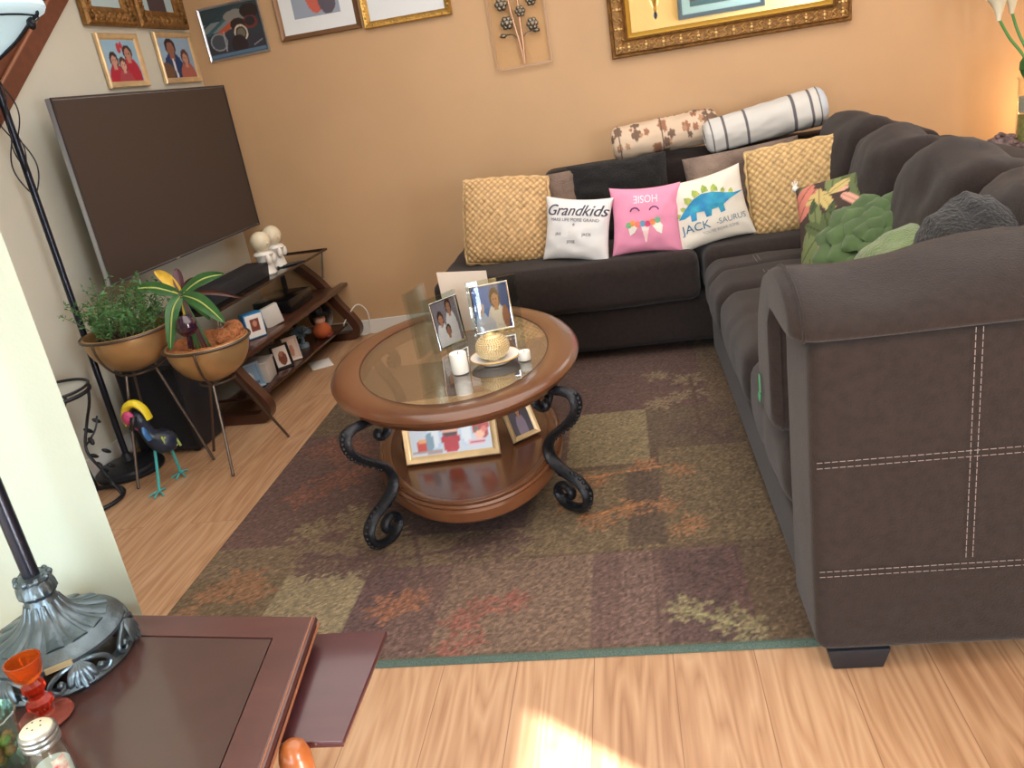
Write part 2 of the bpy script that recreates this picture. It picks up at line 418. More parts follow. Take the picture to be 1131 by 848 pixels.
def window(name, x0, x1, y, z0, z1, alongx=True):
    bm = B()
    L = x1-x0
    for a in (x0, (x0+x1)/2, x1):
        box(bm, ((a, y, (z0+z1)/2) if alongx else (y, a, (z0+z1)/2)), ((.05, .05, z1-z0) if alongx else (.05, .05, z1-z0)))
    for z in (z0, z1):
        box(bm, (((x0+x1)/2, y, z) if alongx else (y, (x0+x1)/2, z)), ((L, .05, .05) if alongx else (.05, L, .05)))
    o = struct(name, bm, M_trim)
    return o
window('window_1', -2.0, .2, -2.66, .12, 2.2)
# baseboards
bm = B(); box(bm, (-.2, 4.782, .045), (4.0, .016, .09), .003); struct('baseboard_back', bm, M_trim)
bm = B(); p, q = LW(4.78, .0), LW(1.25, .0)
extrude_poly(bm, [(p.x, p.y), (q.x, q.y), (q.x+.016, q.y), (p.x+.016, p.y)], 0, .09, 'z'); struct('baseboard_left', bm, M_trim)
bm = B(); box(bm, (-1.74, 1.228, .045), (1.40, .016, .09)); struct('baseboard_near', bm, M_trim)
# stair stringer climbing the left wall
bm = B()
sl = (1.976-1.513)/(3.789-3.178)
def strz(y): return 1.513 + sl*(y-3.178)
for (lo, hi, dep) in ((.0, .10, .030), (.10, .75, .020)):
    pts = []
    for y, k in ((2.2, lo), (4.1, lo), (4.1, hi), (2.2, hi)): pts.append((y, min(2.598, strz(y)+k)))
    A = [bm.verts.new(LW(y, 0.001, z)) for y, z in pts]; Z = [bm.verts.new(LW(y, dep, z)) for y, z in pts]
    for i in range(4): bm.faces.new((A[i], A[(i+1)%4], Z[(i+1)%4], Z[i]))
    bm.faces.new(A[::-1]); bm.faces.new(Z)
struct('trim_1', bm, M_string)
bm = B()
ys = (2.2, 4.1)
tube(bm, [LW(y, .03, strz(y)+.10) for y in ys], .008, 8)
struct('trim_2', bm, mat('worn_trim_edge', (150,96,66), .4))

# ================================================================== RUG
def rug():
    x0, x1, y0, y1 = -1.49, .72, 1.645, 4.05
    nx, ny = 300, 330
    X, Y = np.meshgrid(np.linspace(x0, x1, nx), np.linspace(y0, y1, ny))
    base = (94,76,56)
    PUR, DP, OLV, OLD, TAN, GRY = (96,68,62), (74,54,50), (132,112,72), (110,92,64), (116,94,70), (112,92,74)
    S = [('r', -1.49, 2.27, -.55, 3.18, PUR), ('r', -1.0, 2.5, -.3, 3.15, (92,68,58)), ('r', -1.49, 3.18, -.4, 4.1, (104,84,60)),
         ('r', -.62, 3.13, .25, 4.1, (86,62,56)), ('r', -.31, 2.66, -.01, 3.13, (126,112,78)), ('r', -.01, 2.62, .02, 3.13, (84,66,54)),
         ('r', -.01, 2.74, .5, 3.13, (88,72,54)), ('r', .02, 2.11, .34, 2.75, (110,92,64)),
         ('r', -.40, 2.10, .015, 2.62, (112,94,66)), ('r', -.10, 2.12, .015, 2.6, (84,68,54)), ('r', -1.0, 2.22, -.42, 2.45, (78,56,54)),
         ('r', -1.49, 2.09, -.4, 2.27, (112,92,68)), ('r', -1.49, 1.64, -.9, 2.09, (104,86,60)), ('r', -1.16, 1.7, -.89, 2.09, (138,124,92)),
         ('r', -.89, 1.67, .21, 2.085, (100,74,68)), ('r', -.62, 1.67, -.2, 2.085, (116,92,76)), ('r', -.89, 1.67, -.76, 2.085, (88,64,64)),
         ('r', -.12, 1.67, -.03, 2.085, (108,82,74)), ('r', .0, 1.67, .17, 2.07, (84,62,60)), ('r', .17, 1.67, .21, 2.085, (92,66,64))]
    RED, ORG, GRN, OL = (168,84,58), (176,112,62), (140,134,80), (140,122,82)
    Lf = []
    def leaf(x, y, s, a, c, k=5): c = tuple(.62*q+.38*w for q, w in zip(c, (100,80,66))); Lf.append(('LF', x, y, s*1.08, a, k, c))
    for x, y, s in ((-1.35,3.04,.09),(-1.22,2.98,.10),(-1.2,2.74,.10),(-1.30,2.62,.08),(-1.12,2.85,.07)): leaf(x, y, s, x*9, (150,76,56))
    for x, y, s in ((-1.17,2.35,.08),(-1.03,2.43,.085),(-.97,2.33,.075),(-.88,2.30,.06)): leaf(x, y, s, y*7, OL)
    for x, y, s in ((-1.38,2.01,.06),(-1.31,2.07,.075),(-1.24,2.0,.06),(-1.42,1.9,.05)): leaf(x, y, s, x*5, (170,108,62))
    for x, y, s in ((-1.07,2.12,.07),(-.95,2.13,.085),(-.86,2.1,.07),(-1.12,2.17,.05),(-.5,2.2,.1),(-.6,2.17,.07)): leaf(x, y, s, x*5, (84,56,58))
    for x, y, s in ((-.77,1.89,.07),(-.71,1.92,.05)): leaf(x, y, s, 1, (172,96,62))
    for x, y, s in ((-.55,1.80,.055),(-.51,1.86,.05),(-.56,1.69,.05),(-.42,1.88,.05),(-.5,1.72,.03)): leaf(x, y, s, x*8, (160,78,66))
    for x, y, s in ((.05,1.80,.055),(.16,1.745,.06),(.19,1.70,.05)): leaf(x, y, s, x*8, (150,146,96))
    for x, y, s in ((.09,2.57,.05),(-.03,2.64,.05),(.10,2.22,.05),(.02,2.34,.055),(-.09,2.34,.06),(-.19,2.28,.06),(.06,2.18,.035),(-.2,2.55,.05),(-.28,2.4,.06)): leaf(x, y, s, x*8, ORG)
    for x, y, s in ((.06,3.5,.06),(.19,3.42,.07),(.14,3.24,.06),(.05,3.18,.06),(.2,3.25,.05)): leaf(x, y, s, y*8, (134,118,82))
    for x, y, s in ((.19,2.89,.06),(.26,2.80,.06),(.27,3.02,.05),(.12,2.92,.05)): leaf(x, y, s, y*8, (66,48,46))
    Lf += [('l', .2, 3.45, .19, 2.9, .008, (80,58,48)), ('l', .19, 2.9, .27, 2.75, .007, (80,58,48)), ('l', -1.15, 2.2, -.85, 2.12, .007, (84,60,56)),
           ('l', -.98, 2.38, -.85, 2.3, .007, OL), ('l', .04, 1.80, .16, 1.73, .006, (150,146,96)), ('l', -.25, 2.3, -.05, 2.36, .008, ORG), ('l', -.25, 2.57, .05, 2.62, .006, ORG),
           ('l', -.8, 2.3, -.7, 2.0, .006, (84,60,56)), ('l', -.85, 2.12, -.45, 2.22, .007, (84,60,56))]
    col = paint(X, Y, base, S + Lf); g_ = col.mean(-1, keepdims=True); col = .80*(.86*col+.14*g_) + .20*np.array((98,80,68))
    rg = np.random.default_rng(3)
    stripes = 1 + .05*np.sin(X*2*PI/.021)*(((X > -.9) & (X < -.7)) | ((X > -.18) & (X < .05))) * (Y < 2.09)
    big = np.zeros_like(X)
    for k in range(14):
        cx, cy, s = rg.uniform(x0, x1), rg.uniform(y0, y1), rg.uniform(.15, .5)
        big += rg.uniform(-.1, .1)*np.exp(-((X-cx)**2+(Y-cy)**2)/s**2)
    col = col*(1+rg.normal(0, .13, X.shape)+big)[..., None]*stripes[..., None]
    edge = (Y < y0+.018)
    col[edge] = (74,92,84)
    Z = np.full_like(X, .012); Z[0] = 0.001; Z[:, 0] = .001; Z[:, -1] = .001; Z[-1] = .001
    o = grid_mesh('area_rug', X, Y, Z, arrlin(col*1.03), painted('woven_rug', .95, bump=.5, bscale=400, speck=.22, sscale=260))
    tag(o, 'brown patchwork area rug with leaf pattern under the coffee table', 'rug')
rug()

# ================================================================== SOFA
def stitch(bm, p, q, gap=.012, r=.0013, dash=.011, off=(0,0,0)):
    p, q = Vector(p), Vector(q); d = (q-p); L = d.length; d.normalize(); n = int(L/(dash*1.35))
    for i in range(n):
        a = p + d*(i*dash*1.35); b = a + d*dash
        tube(bm, [a, b], r, 4)
def sofa_left():
    t = thing('sectional_sofa', 'brown sofa section along the back wall, under the printed pillows', 'sofa', (0, 0, 0), 0, 'sectional sofa sections')
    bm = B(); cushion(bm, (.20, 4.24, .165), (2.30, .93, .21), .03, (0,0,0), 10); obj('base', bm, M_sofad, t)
    bm = B()
    def tuf(p, x, y, z):
        if z > 0: p.z -= .004*sum(math.exp(-((p.x-q)/.02)**2) for q in (-.3, .0, .3))
        return p
    cushion(bm, (-.325, 4.22, .385), (1.25, .99, .23), .05, (0,.01,.012), 34, .004, 1, None, tuf); obj('seat_cushion', bm, M_sofa, t)
    bm = B(); cushion(bm, (.72, 4.11, .39), (.80, .78, .23), .055, (0,.01,.02), 18, .004, 2); obj('corner_cushion', bm, M_sofa, t)
    for x in (-.62, -.29, .015):
        bm = B()
        for dx in (-.007, .007): stitch(bm, (x+dx, 3.7225, .44), (x+dx, 3.7225, .31), r=.001)
        obj('stitching', bm, M_stitch, t)
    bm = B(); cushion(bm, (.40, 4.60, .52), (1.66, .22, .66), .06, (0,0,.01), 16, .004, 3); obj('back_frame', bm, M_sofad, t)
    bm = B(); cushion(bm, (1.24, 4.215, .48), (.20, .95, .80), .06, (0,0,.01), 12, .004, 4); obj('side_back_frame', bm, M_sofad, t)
    bm = B(); M = Matrix.Rotation(rad(10), 3, 'Y')
    cushion(bm, (1.03, 4.00, .705), (.20, .66, .52), .09, (.05,0,.01), 16, .010, 5, M); obj('back_cushion', bm, M_sofa, t)
    for x, y in ((-.85, 3.87), (1.2, 3.87), (-.85, 4.62), (1.2, 4.62)):
        bm = B(); box(bm, (x, y, .037), (.09, .09, .046), .004, taper=.75); obj('leg', bm, M_blackfoot, t)
sofa_left()
def sofa_right():
    t = thing('sectional_sofa', 'brown sofa section on the right with its stitched arm facing the viewer', 'sofa', (0, 0, 0), 0, 'sectional sofa sections')
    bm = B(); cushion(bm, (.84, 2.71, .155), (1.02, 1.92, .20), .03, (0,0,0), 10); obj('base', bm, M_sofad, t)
    for i, (y0, y1) in enumerate(((3.16, 3.705), (2.44, 3.155), (1.80, 2.435))):
        bm = B()
        def tuf(p, x, y, z):
            if x < 0: p.x -= .006
            for q in (-.0,):
                p.z -= (.012 if z > 0 else 0)*math.exp(-((p.y-q)/.018)**2)
                if x < -.3: p.x += .010*math.exp(-((p.y-q)/.018)**2)
            return p
        cushion(bm, (.69, (y0+y1)/2, .355), (.74, y1-y0, .235), .075, (.012,.004,.022), 20, .005, 11+i, None, tuf)
        o = obj('seat_cushion', bm, M_sofa, t)
    bm = B()
    bm.free()
    for y0, y1 in ((3.28, 3.40), (3.46, 3.58), (2.56, 2.76), (2.84, 3.04)):
        for dx in (-.008, .008):
            bm = B(); stitch(bm, (.52+dx, y0, .487), (.52+dx, y1, .487), r=.001); obj('seat_stitching', bm, M_stitch, t)
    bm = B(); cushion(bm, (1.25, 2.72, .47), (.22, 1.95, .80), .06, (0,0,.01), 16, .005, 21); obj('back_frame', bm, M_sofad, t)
    M = Matrix.Rotation(rad(11), 3, 'Y')
    for i, (y0, y1, zc) in enumerate(((3.10, 3.66, .685), (2.46, 3.09, .68), (1.82, 2.45, .68))):
        bm = B()
        def fold(p, x, y, z):
            p.x += .012*math.sin(p.y*18+i*2)*max(0, z)*(1 if x < 0 else 0)
            if z > 0: p.z += .016*math.sin(y*5+i)*z - .03*y*y
            return p
        cushion(bm, (1.02, (y0+y1)/2, zc), (.21, y1-y0, .54), .085, (.055,0,.0), 22, .014, 31+i, M, fold); obj('back_cushion', bm, M_sofa, t)
    # arm
    bm = B(); cushion(bm, (.838, 1.68, .4225), (1.04, .255, .735), .028, (.006,.001,.004), 26, .0012, 41); arm = obj('armrest', bm, M_sofa, t)
    y = 1.5462
    for a, b in (((.325, y, .528), (1.34, y, .528)), ((.325, y, .268), (1.34, y, .268)), ((.622, y, .79), (.622, y, .28)), ((1.0, y, .79), (1.0, y, .28))):
        bm = B()
        for d in (-.0065, .0065):
            o_ = Vector((0,0,d)) if a[2] == b[2] else Vector((d,0,0))
            stitch(bm, Vector(a)+o_, Vector(b)+o_, r=.0008)
        obj('stitching', bm, M_stitch, arm)
    # loose arm pad draped over the inner side of the arm
    prof = [(1.98,.47),(2.01,.56),(2.00,.68),(1.95,.80),(1.87,.885),(1.76,.925),(1.65,.91),(1.575,.87),(1.548,.82),(1.56,.79),(1.62,.782),(1.70,.785),(1.79,.787),(1.812,.76),(1.814,.60),(1.82,.49),(1.88,.462)]
    pp = smoothpath([(0,a,b) for a, b in prof+[prof[0]]], 3)[:-1]
    cy = 1.84; cz = .74
    bm = B(); rings = []
    xs = [.285,.287,.295,.31,.33,.36]+[.36+.96*k/22 for k in range(1,22)]+[1.32,1.335,1.345]
    for j, x in enumerate(xs):
        e = min(x-.285, 1.345-x); s = min(1, math.sqrt(max(0, 1-(1-min(1, e/.05))**2))*.22+.78)
        rg = []
        for p in pp:
            yy, zz = p.y, p.z
            w = .014*noise.noise(Vector((x*6, yy*7, zz*7)))*(1 if zz > .8 else .5) + .006*noise.noise(Vector((x*22, yy*15, zz*15)))
            sag = -.012 + .035*math.exp(-((x-.45)/.18)**2)*(-1) + .03*min(1, max(0, x-.5))
            top = max(0, (zz-.78)/.14)
            mid = (1.90, .64) if zz < .78 and yy > 1.8 else (1.74, .85)
            yy2 = mid[0]+(yy-mid[0])*s; zz2 = mid[1]+(zz-mid[1])*s
            rg.append(bm.verts.new((x, yy2, zz2 + w*top + sag*top)))
        rings.append(rg)
    ring_pts = [v.co.copy() for v in rings[3]]
    n = len(pp)
    for a, b in zip(rings, rings[1:]):
        for k in range(n): bm.faces.new((a[k], a[(k+1)%n], b[(k+1)%n], b[k]))
    for rg in (rings[0], rings[-1]):
        bmesh.ops.triangulate(bm, faces=[bm.faces.new(rg)])
    pad = obj('arm_pad', bm, M_sofa, t, angle=75)
    bm = B(); pts = [Vector((.288, p.y, p.z)) for p in pp]
    tube(bm, ring_pts, .0042, 6, closed=True); obj('piping', bm, M_sofad, pad)
    # little hang tag on the pad
    bm = B(); box(bm, (.276, 1.93, .565), (.003, .014, .045)); ball(bm, (.275, 1.93, .53), .013, (.3,1,1.1), 10, 8)
    obj('hang_tag', bm, mat('green_tag', (70,140,100), .5), pad)
    for x, y in ((.407, 1.605), (1.28, 1.605), (.407, 3.6), (1.28, 3.6)):
        bm = B(); box(bm, (x, y, .029 if y < 2 else .037), (.135, .10, .058 if y < 2 else .046), .004, taper=.80); obj('leg', bm, M_blackfoot, t)
sofa_right()

# ================================================================== PILLOWS
class Pillow:
    def __init__(s, w, h, T, pinch=.05, exp=.42, wr=.004, seed=0):
        s.w, s.h, s.T, s.pinch, s.exp, s.wr, s.seed = w, h, T, pinch, exp, wr, seed
    def pt(s, u, v, side):
        x = s.w/2*u*(1-s.pinch*(1-v*v)); z = s.h/2*v*(1-s.pinch*(1-u*u)) + s.h/2
        t = s.T/2*((1-u*u)*(1-v*v))**s.exp if abs(u) < 1 and abs(v) < 1 else 0
        t += s.wr*noise.noise(Vector((u*3+s.seed, v*3, side*5)))*min(1, t*40)
        return Vector((x, side*t, z))
    def front(s, x, z):
        v = (z-s.h/2)/(s.h/2); u = x/(s.w/2)
        for _ in range(4):
            u = x/(s.w/2*(1-s.pinch*(1-v*v))); v = (z-s.h/2)/(s.h/2*(1-s.pinch*(1-u*u)))
        u = max(-.99, min(.99, u)); v = max(-.99, min(.99, v))
        return s.pt(u, v, -1).y
    def mesh(s, name, material, parent=None, n=28, colf=None, disp=None):
        us = [math.sin(PI/2*(-1+2*i/n)) for i in range(n+1)]
        vs, fs, cols = [], [], []; ix = {}
        for side in (-1, 1):
            for j in range(n+1):
                for i in range(n+1):
                    if i in (0, n) or j in (0, n):
                        if (i, j) in ix: ix[(side, i, j)] = ix[(i, j)]; continue
                        ix[(i, j)] = len(vs)
                    ix[(side, i, j)] = len(vs); p = s.pt(us[i], us[j], side)
                    if disp:
                        d = disp(p.x, p.z, side); p.y += side*d*min(1, abs(p.y)*60)
                    vs.append(p)
                    if colf: cols.append(colf(p.x/s.w+.5, p.z/s.h, side))
            for j in range(n):
                for i in range(n):
                    q = [ix[(side,i,j)], ix[(side,i+1,j)], ix[(side,i+1,j+1)], ix[(side,i,j+1)]]
                    fs.append(q if side < 0 else q[::-1])
        me = bpy.data.meshes.new(name); me.from_pydata(vs, [], fs)
        if colf: setcol(me, arrlin(np.array(cols)))
        me.polygons.foreach_set('use_smooth', [True]*len(me.polygons)); me.update()
        return link(name, me, material, parent)
def pose(bl, br, yaw_extra=0, lean=20, roll=0):
    """location and rotation for a pillow whose lower edge runs bl->br (world xy)"""
    return math.atan2(br[1]-bl[1], br[0]-bl[0])+yaw_extra
def place(o, loc, yaw, lean, roll=0):
    o.rotation_mode = 'QUATERNION'
    o.location = loc
    o.rotation_quaternion = (Matrix.Rotation(yaw, 3, 'Z') @ Matrix.Rotation(-rad(lean), 3, 'X') @ Matrix.Rotation(rad(roll), 3, 'Y')).to_quaternion()
def text_on(pil, s, size, x, z, material, parent, name='lettering', shear=0, flip=False, off=.0022, xs=1.0, rot=0):
    cu = bpy.data.curves.new('txt', 'FONT'); cu.body = s; cu.size = size; cu.align_x = 'CENTER'; cu.shear = shear; cu.resolution_u = 3
    ob = bpy.data.objects.new('txt', cu); C.objects.link(ob)
    dg = bpy.context.evaluated_depsgraph_get(); me = bpy.data.meshes.new_from_object(ob.evaluated_get(dg))
    bpy.data.objects.remove(ob); 
    bm = bmesh.new(); bm.from_mesh(me); bpy.data.meshes.remove(me)
    bmesh.ops.triangulate(bm, faces=bm.faces[:])
    bmesh.ops.subdivide_edges(bm, edges=[e for e in bm.edges if e.calc_length() > size*.35], cuts=1)
    for v in bm.verts:
        a, b = v.co.x*xs, v.co.y
        if flip: a, b = -a, -b
        a, b = a*math.cos(rot)-b*math.sin(rot), a*math.sin(rot)+b*math.cos(rot)
        X, Z = x+a, z+b
        v.co = Vector((X, pil.front(X, Z)-off, Z)) if pil else Vector((X, 0, Z))
    return obj(name, bm, material, parent, smooth=False)
def patch_on(pil, poly, material, parent, name, off=.002):
    """flat polygon [(x,z)] laid on the pillow front"""
    bm = B(); vs = [bm.verts.new((a, 0, b)) for a, b in poly]; f = bm.faces.new(vs)
    bmesh.ops.triangulate(bm, faces=[f])
    for _ in range(2): bmesh.ops.subdivide_edges(bm, edges=[e for e in bm.edges if e.calc_length() > .02], cuts=1)
    bmesh.ops.triangulate(bm, faces=bm.faces[:])
    for v in bm.verts: v.co.y = pil.front(v.co.x, v.co.z)-off
    return obj(name, bm, material, parent, smooth=False)
# --- woven pillows
def weave(x, z, side=-1, st=.032):
    a, b = (x+z)/st, (x-z)/st
    ia, ib = math.floor(a), math.floor(b); fa, fb = a-ia, b-ib
    if (ia+ib) % 2 == 0: h = math.sin(PI*fa)**.6*(.6+.4*math.sin(PI*fb)) if 0 < fa < 1 else 0
    else: h = math.sin(PI*fb)**.6*(.6+.4*math.sin(PI*fa)) if 0 < fb < 1 else 0
    return h
def woven(name, label, loc, yaw, lean, roll, w, h, tint, seed):
    pil = Pillow(w, h, .15, -.03, .38, .006, seed)
    def colf(u, v, side):
        x, z = (u-.5)*w, v*h; k = weave(x, z); n_ = .5+.5*noise.noise(Vector((x*40, z*40, seed)))
        c = np.array((146,108,66))*(1-k) + np.array(tint)*k
        return c*(.88+.24*n_)
    o = pil.mesh(name, painted('woven_straw', .7, bump=.3, bscale=300), None, 96, colf, lambda x, z, s: weave(x, z)*.009)
    # braided edge
    bm = B(); pts = []
    N = 160
    for k in range(N):
        t = k/N*4; e = int(t); f = t-e
        u, v = ((-1+2*f, -1), (1, -1+2*f), (1-2*f, 1), (-1, 1-2*f))[e]
        p = pil.pt(u, v, 1); a = k*.9
        pts.append(p+Vector((0, math.sin(a)*.006, 0)))
    tube(bm, pts, [.010+.0035*math.sin(k*.9) for k in range(N)], 7, closed=True)
    obj('braided_edge', bm, mat('braided_straw_%d' % seed, tuple(int(c*.95) for c in tint), .7, var=.25, vscale=70, bump=.5, bscale=200), o)
    tag(o, label, 'pillow', 'woven straw pillows'); place(o, loc, yaw, lean, roll)
woven('woven_pillow', 'woven straw pillow at the left end of the sofa', (-.605, 4.00, .508), .02, 17, 5, .41, .40, (224,188,136), 1)
woven('woven_pillow', 'woven straw pillow in the sofa corner, beside the dinosaur pillow', (.80, 3.86, .515), -.14, 17, -4, .455, .38, (218,188,132), 2)
M_cot = painted('printed_cotton', .9, bump=.15, bscale=260)
M_wcot = mat('white_cotton', (226,224,222), .9, bump=.15, bscale=300, var=.03, vscale=8)
M_ccot = mat('cream_cotton', (226,220,206), .9, bump=.15, bscale=300, var=.03, vscale=8)
M_ink = mat('charcoal_ink', (70,70,84), .8)
M_inkl = mat('pale_ink', (150,148,160), .8)
# --- grandkids pillow
t = thing('throw_pillow', 'small white pillow with Grandkids lettering, on the sofa', 'pillow')
pil = Pillow(.335, .30, .12, .09, .42, .009, 5); pil.mesh('cover', M_wcot, t)
for dx in (-.0010, .0012): text_on(pil, 'Grandkids', .072, 0+dx, .212, M_ink, t, shear=.35, xs=1.0)
text_on(pil, 'MAKE LIFE MORE GRAND', .021, 0, .185, M_ink, t)
text_on(pil, '*', .03, 0, .155, M_ink, t)
text_on(pil, 'JAX', .019, -.075, .12, M_ink, t); text_on(pil, 'JACK', .019, .065, .12, M_ink, t); text_on(pil, 'JOSIE', .019, -.01, .085, M_ink, t)
place(t, (-.262, 3.85, .497), -.30, 14, 6)
# --- pink pillow (upside down)
t = thing('throw_pillow', 'pink pillow with an upside down smiling unicorn face', 'pillow')
pil = Pillow(.325, .315, .12, .095, .42, .009, 6); pil.mesh('cover', mat('pink_cotton', (228,146,176), .9, bump=.15, bscale=300, var=.05, vscale=9), t)
text_on(pil, 'HOSIE', .050, .005, .265, mat('white_print', (240,225,232), .8), t, flip=True, xs=.8)
M_purp = mat('purple_print', (104,44,98), .8)
def arc(cx, cz, r, a0, a1, w, n=14):
    o_ = [(cx+(r+w/2)*math.cos(a0+(a1-a0)*i/n), cz+(r+w/2)*math.sin(a0+(a1-a0)*i/n)) for i in range(n+1)]
    i_ = [(cx+(r-w/2)*math.cos(a0+(a1-a0)*i/n), cz+(r-w/2)*math.sin(a0+(a1-a0)*i/n)) for i in range(n+1)]
    return o_ + i_[::-1]
for cx in (-.045, .042): patch_on(pil, arc(cx, .190, .021, .25, PI-.25, .006), M_purp, t, 'closed_eye')
M_flw = mat('white_horn_print', (238,232,220), .8)
for sg in (-1, 1):
    patch_on(pil, [(sg*.030, .128), (sg*.058, .150), (sg*.078, .125), (sg*.072, .088), (sg*.05, .10)], M_flw, t, 'ear')
patch_on(pil, [(-.018, .125), (.018, .125), (.003, .055), (-.003, .055)], mat('pale_pink_horn_print', (240,206,204), .8), t, 'horn')
for i, (x, z, c) in enumerate(((-.058,.142,(236,150,80)), (-.034,.136,(226,120,110)), (-.012,.138,(96,150,180)), (.010,.136,(210,70,110)), (.033,.142,(236,140,90)), (.055,.15,(120,180,140)), (-.075,.135,(110,170,120)))):
    patch_on(pil, [(x+.014*math.cos(a*PI/5), z+.014*math.sin(a*PI/5)) for a in range(10)], mat('flower_print_%d' % i, c, .8), t, 'flower', .003)
place(t, (.074, 3.81, .497), -.08, 14, 2)
# --- dinosaur pillow
t = thing('throw_pillow', 'cream pillow with a blue dinosaur and the words JACK-SAURUS', 'pillow')
pil = Pillow(.36, .325, .12, .095, .42, .009, 7); pil.mesh('cover', M_ccot, t)
body = [(-.150,.150),(-.13,.172),(-.105,.195),(-.07,.222),(-.03,.236),(.02,.232),(.07,.215),(.115,.203),(.165,.205),(.12,.192),(.085,.180),(.055,.165),(.058,.135),(.035,.132),(.030,.158),(-.005,.156),(-.008,.13),(-.032,.13),(-.035,.158),(-.07,.162),(-.076,.128),(-.1,.128),(-.098,.158),(-.125,.148)]
patch_on(pil, body, mat('blue_watercolour', (40,120,180), .8, col2=(60,170,190), vscale=22), t, 'dinosaur')
for i, (x, z, a) in enumerate(((-.115,.192,.9),(-.085,.218,.7),(-.05,.238,.4),(-.01,.246,.1),(.03,.238,-.2),(.065,.225,-.35),(.10,.214,-.4),(-.14,.17,1.0))):
    s = .032 if abs(x+.02) < .08 else .02
    P_ = [(-.5,0),(-.45,.6),(0,1.1),(.45,.6),(.5,0)]
    patch_on(pil, [(x+s*(p*math.cos(a)-q*math.sin(a)), z-.006+s*(p*math.sin(a)+q*math.cos(a))) for p, q in P_], mat('green_watercolour', (120,160,80), .8, col2=(190,190,90), vscale=40), t, 'plate', .0018)
M_blue = mat('teal_ink', (52,112,150), .8)
text_on(pil, 'JACK', .052, -.085, .082, M_blue, t, xs=1.05); text_on(pil, '-SAURUS', .036, .075, .085, mat('grey_blue_ink', (110,130,150), .8), t)
text_on(pil, "YOU'RE ROAR-SOME", .018, .02, .058, M_inkl, t)
place(t, (.398, 3.83, .500), .10, 14, -8)

# --- furry pillows
def fur(name, label, loc, yaw, lean, roll, w, h, T, c1, c2, seed, vs=7):
    pil = Pillow(w, h, T, .03, .35, .012, seed)
    o = pil.mesh(name, mat('fur_%d' % seed, c1, .95, col2=c2, vscale=vs, bump=1.0, bscale=170, sheen=.1), None, 44, None,
                 lambda x, z, s: .008*noise.noise(Vector((x*30, z*30, seed))) + .006*noise.noise(Vector((x*70, z*70, seed))))
    tag(o, label, 'pillow', 'furry pillows'); place(o, loc, yaw, lean, roll)
fur('fur_pillow', 'grey brown faux fur pillow between the left straw pillow and the black one', (-.42, 4.20, .51), .05, 14, 0, .38, .37, .14, (92,74,66), (160,136,118), 21, 5)
fur('fur_pillow', 'black faux fur pillow behind the pink pillow', (-.02, 4.22, .50), .02, 13, -1, .50, .40, .16, (12,10,11), (22,19,20), 22)
fur('fur_pillow', 'grey brown faux fur pillow behind the dinosaur pillow', (.60, 4.22, .50), -.02, 12, -4, .56, .37, .15, (100,82,74), (168,146,130), 23, 5)
# --- rolled bolsters on the sofa back
def roll(name, label, loc, yaw, pitch, L, r0, r1, colf, m, seed, ang=0):
    n, k = 190, 80
    vs, fs, cols = [], [], []
    for i in range(n+1):
        f = i/n; x = (f-.5)*L; e = min(f, 1-f)*L
        s = math.sqrt(max(0, 1-(1-min(1, e/.05))**2))
        r = (r0+(r1-r0)*f)*(.55+.45*s)
        for j in range(k):
            a = 2*PI*j/k
            w = 1+.10*noise.noise(Vector((x*5, math.cos(a)*1.2+seed, math.sin(a)*1.2))) + .05*noise.noise(Vector((x*16, math.cos(a)*3, math.sin(a)*3+seed)))
            vs.append((x, r*w*math.cos(a), r*w*math.sin(a))); cols.append(colf(f, j/k))
    for i in range(n):
        for j in range(k): fs.append((i*k+j, (i+1)*k+j, (i+1)*k+(j+1)%k, i*k+(j+1)%k))
    fs.append(tuple(range(k))[::-1]); fs.append(tuple(n*k+j for j in range(k)))
    me = bpy.data.meshes.new(name); me.from_pydata(vs, [], fs); setcol(me, arrlin(np.array(cols)))
    me.polygons.foreach_set('use_smooth', [True]*len(me.polygons)); me.update()
    o = link(name, me, m); tag(o, label, 'bolster', 'rolled bolsters', loc, (0, -pitch, yaw)); return o
rb = np.random.default_rng(5); blobs = [(rb.uniform(0,1), rb.uniform(0,1), rb.uniform(.012,.035), rb.integers(0,3)) for _ in range(90)]
def floralcol(f, a):
    c = np.array((214,190,164.))
    for x, y, r, k in blobs:
        dx = (f-x)*.56; dy = min(abs(a-y), 1-abs(a-y))*.42
        th = math.atan2(dy, dx+1e-9)
        if dx*dx+dy*dy < (r*.8*(.6+.4*abs(math.cos(2.5*th+x*9))))**2: c = np.array(((158,110,84.), (120,96,80.), (182,140,108.))[k])
    for q in (.07, .47, .9):
        if abs(f-q) < .006: c = np.array((110,90,76.))
    return c
roll('floral_bolster', 'rolled floral beige bolster on top of the sofa back', (.235, 4.56, .953), .03, .06, .55, .088, .085, floralcol, M_cot, 3)
def stripecol(f, a):
    c = np.array((214,212,206.))
    for q, w in ((.055,.012),(.16,.016),(.34,.022),(.72,.022),(.86,.018),(.93,.012)):
        if abs(f-q) < w*.55: c = np.array((104,100,104.))
    if f > .94: c = np.array((200,210,222.))
    return c*(.97+.05*math.sin(a*60)*0+.0)
roll('striped_bolster', 'rolled white bolster with grey stripes on top of the corner sofa back', (.725, 4.44, .953), .02, .13, .60, .082, .098, stripecol, M_cot, 8)
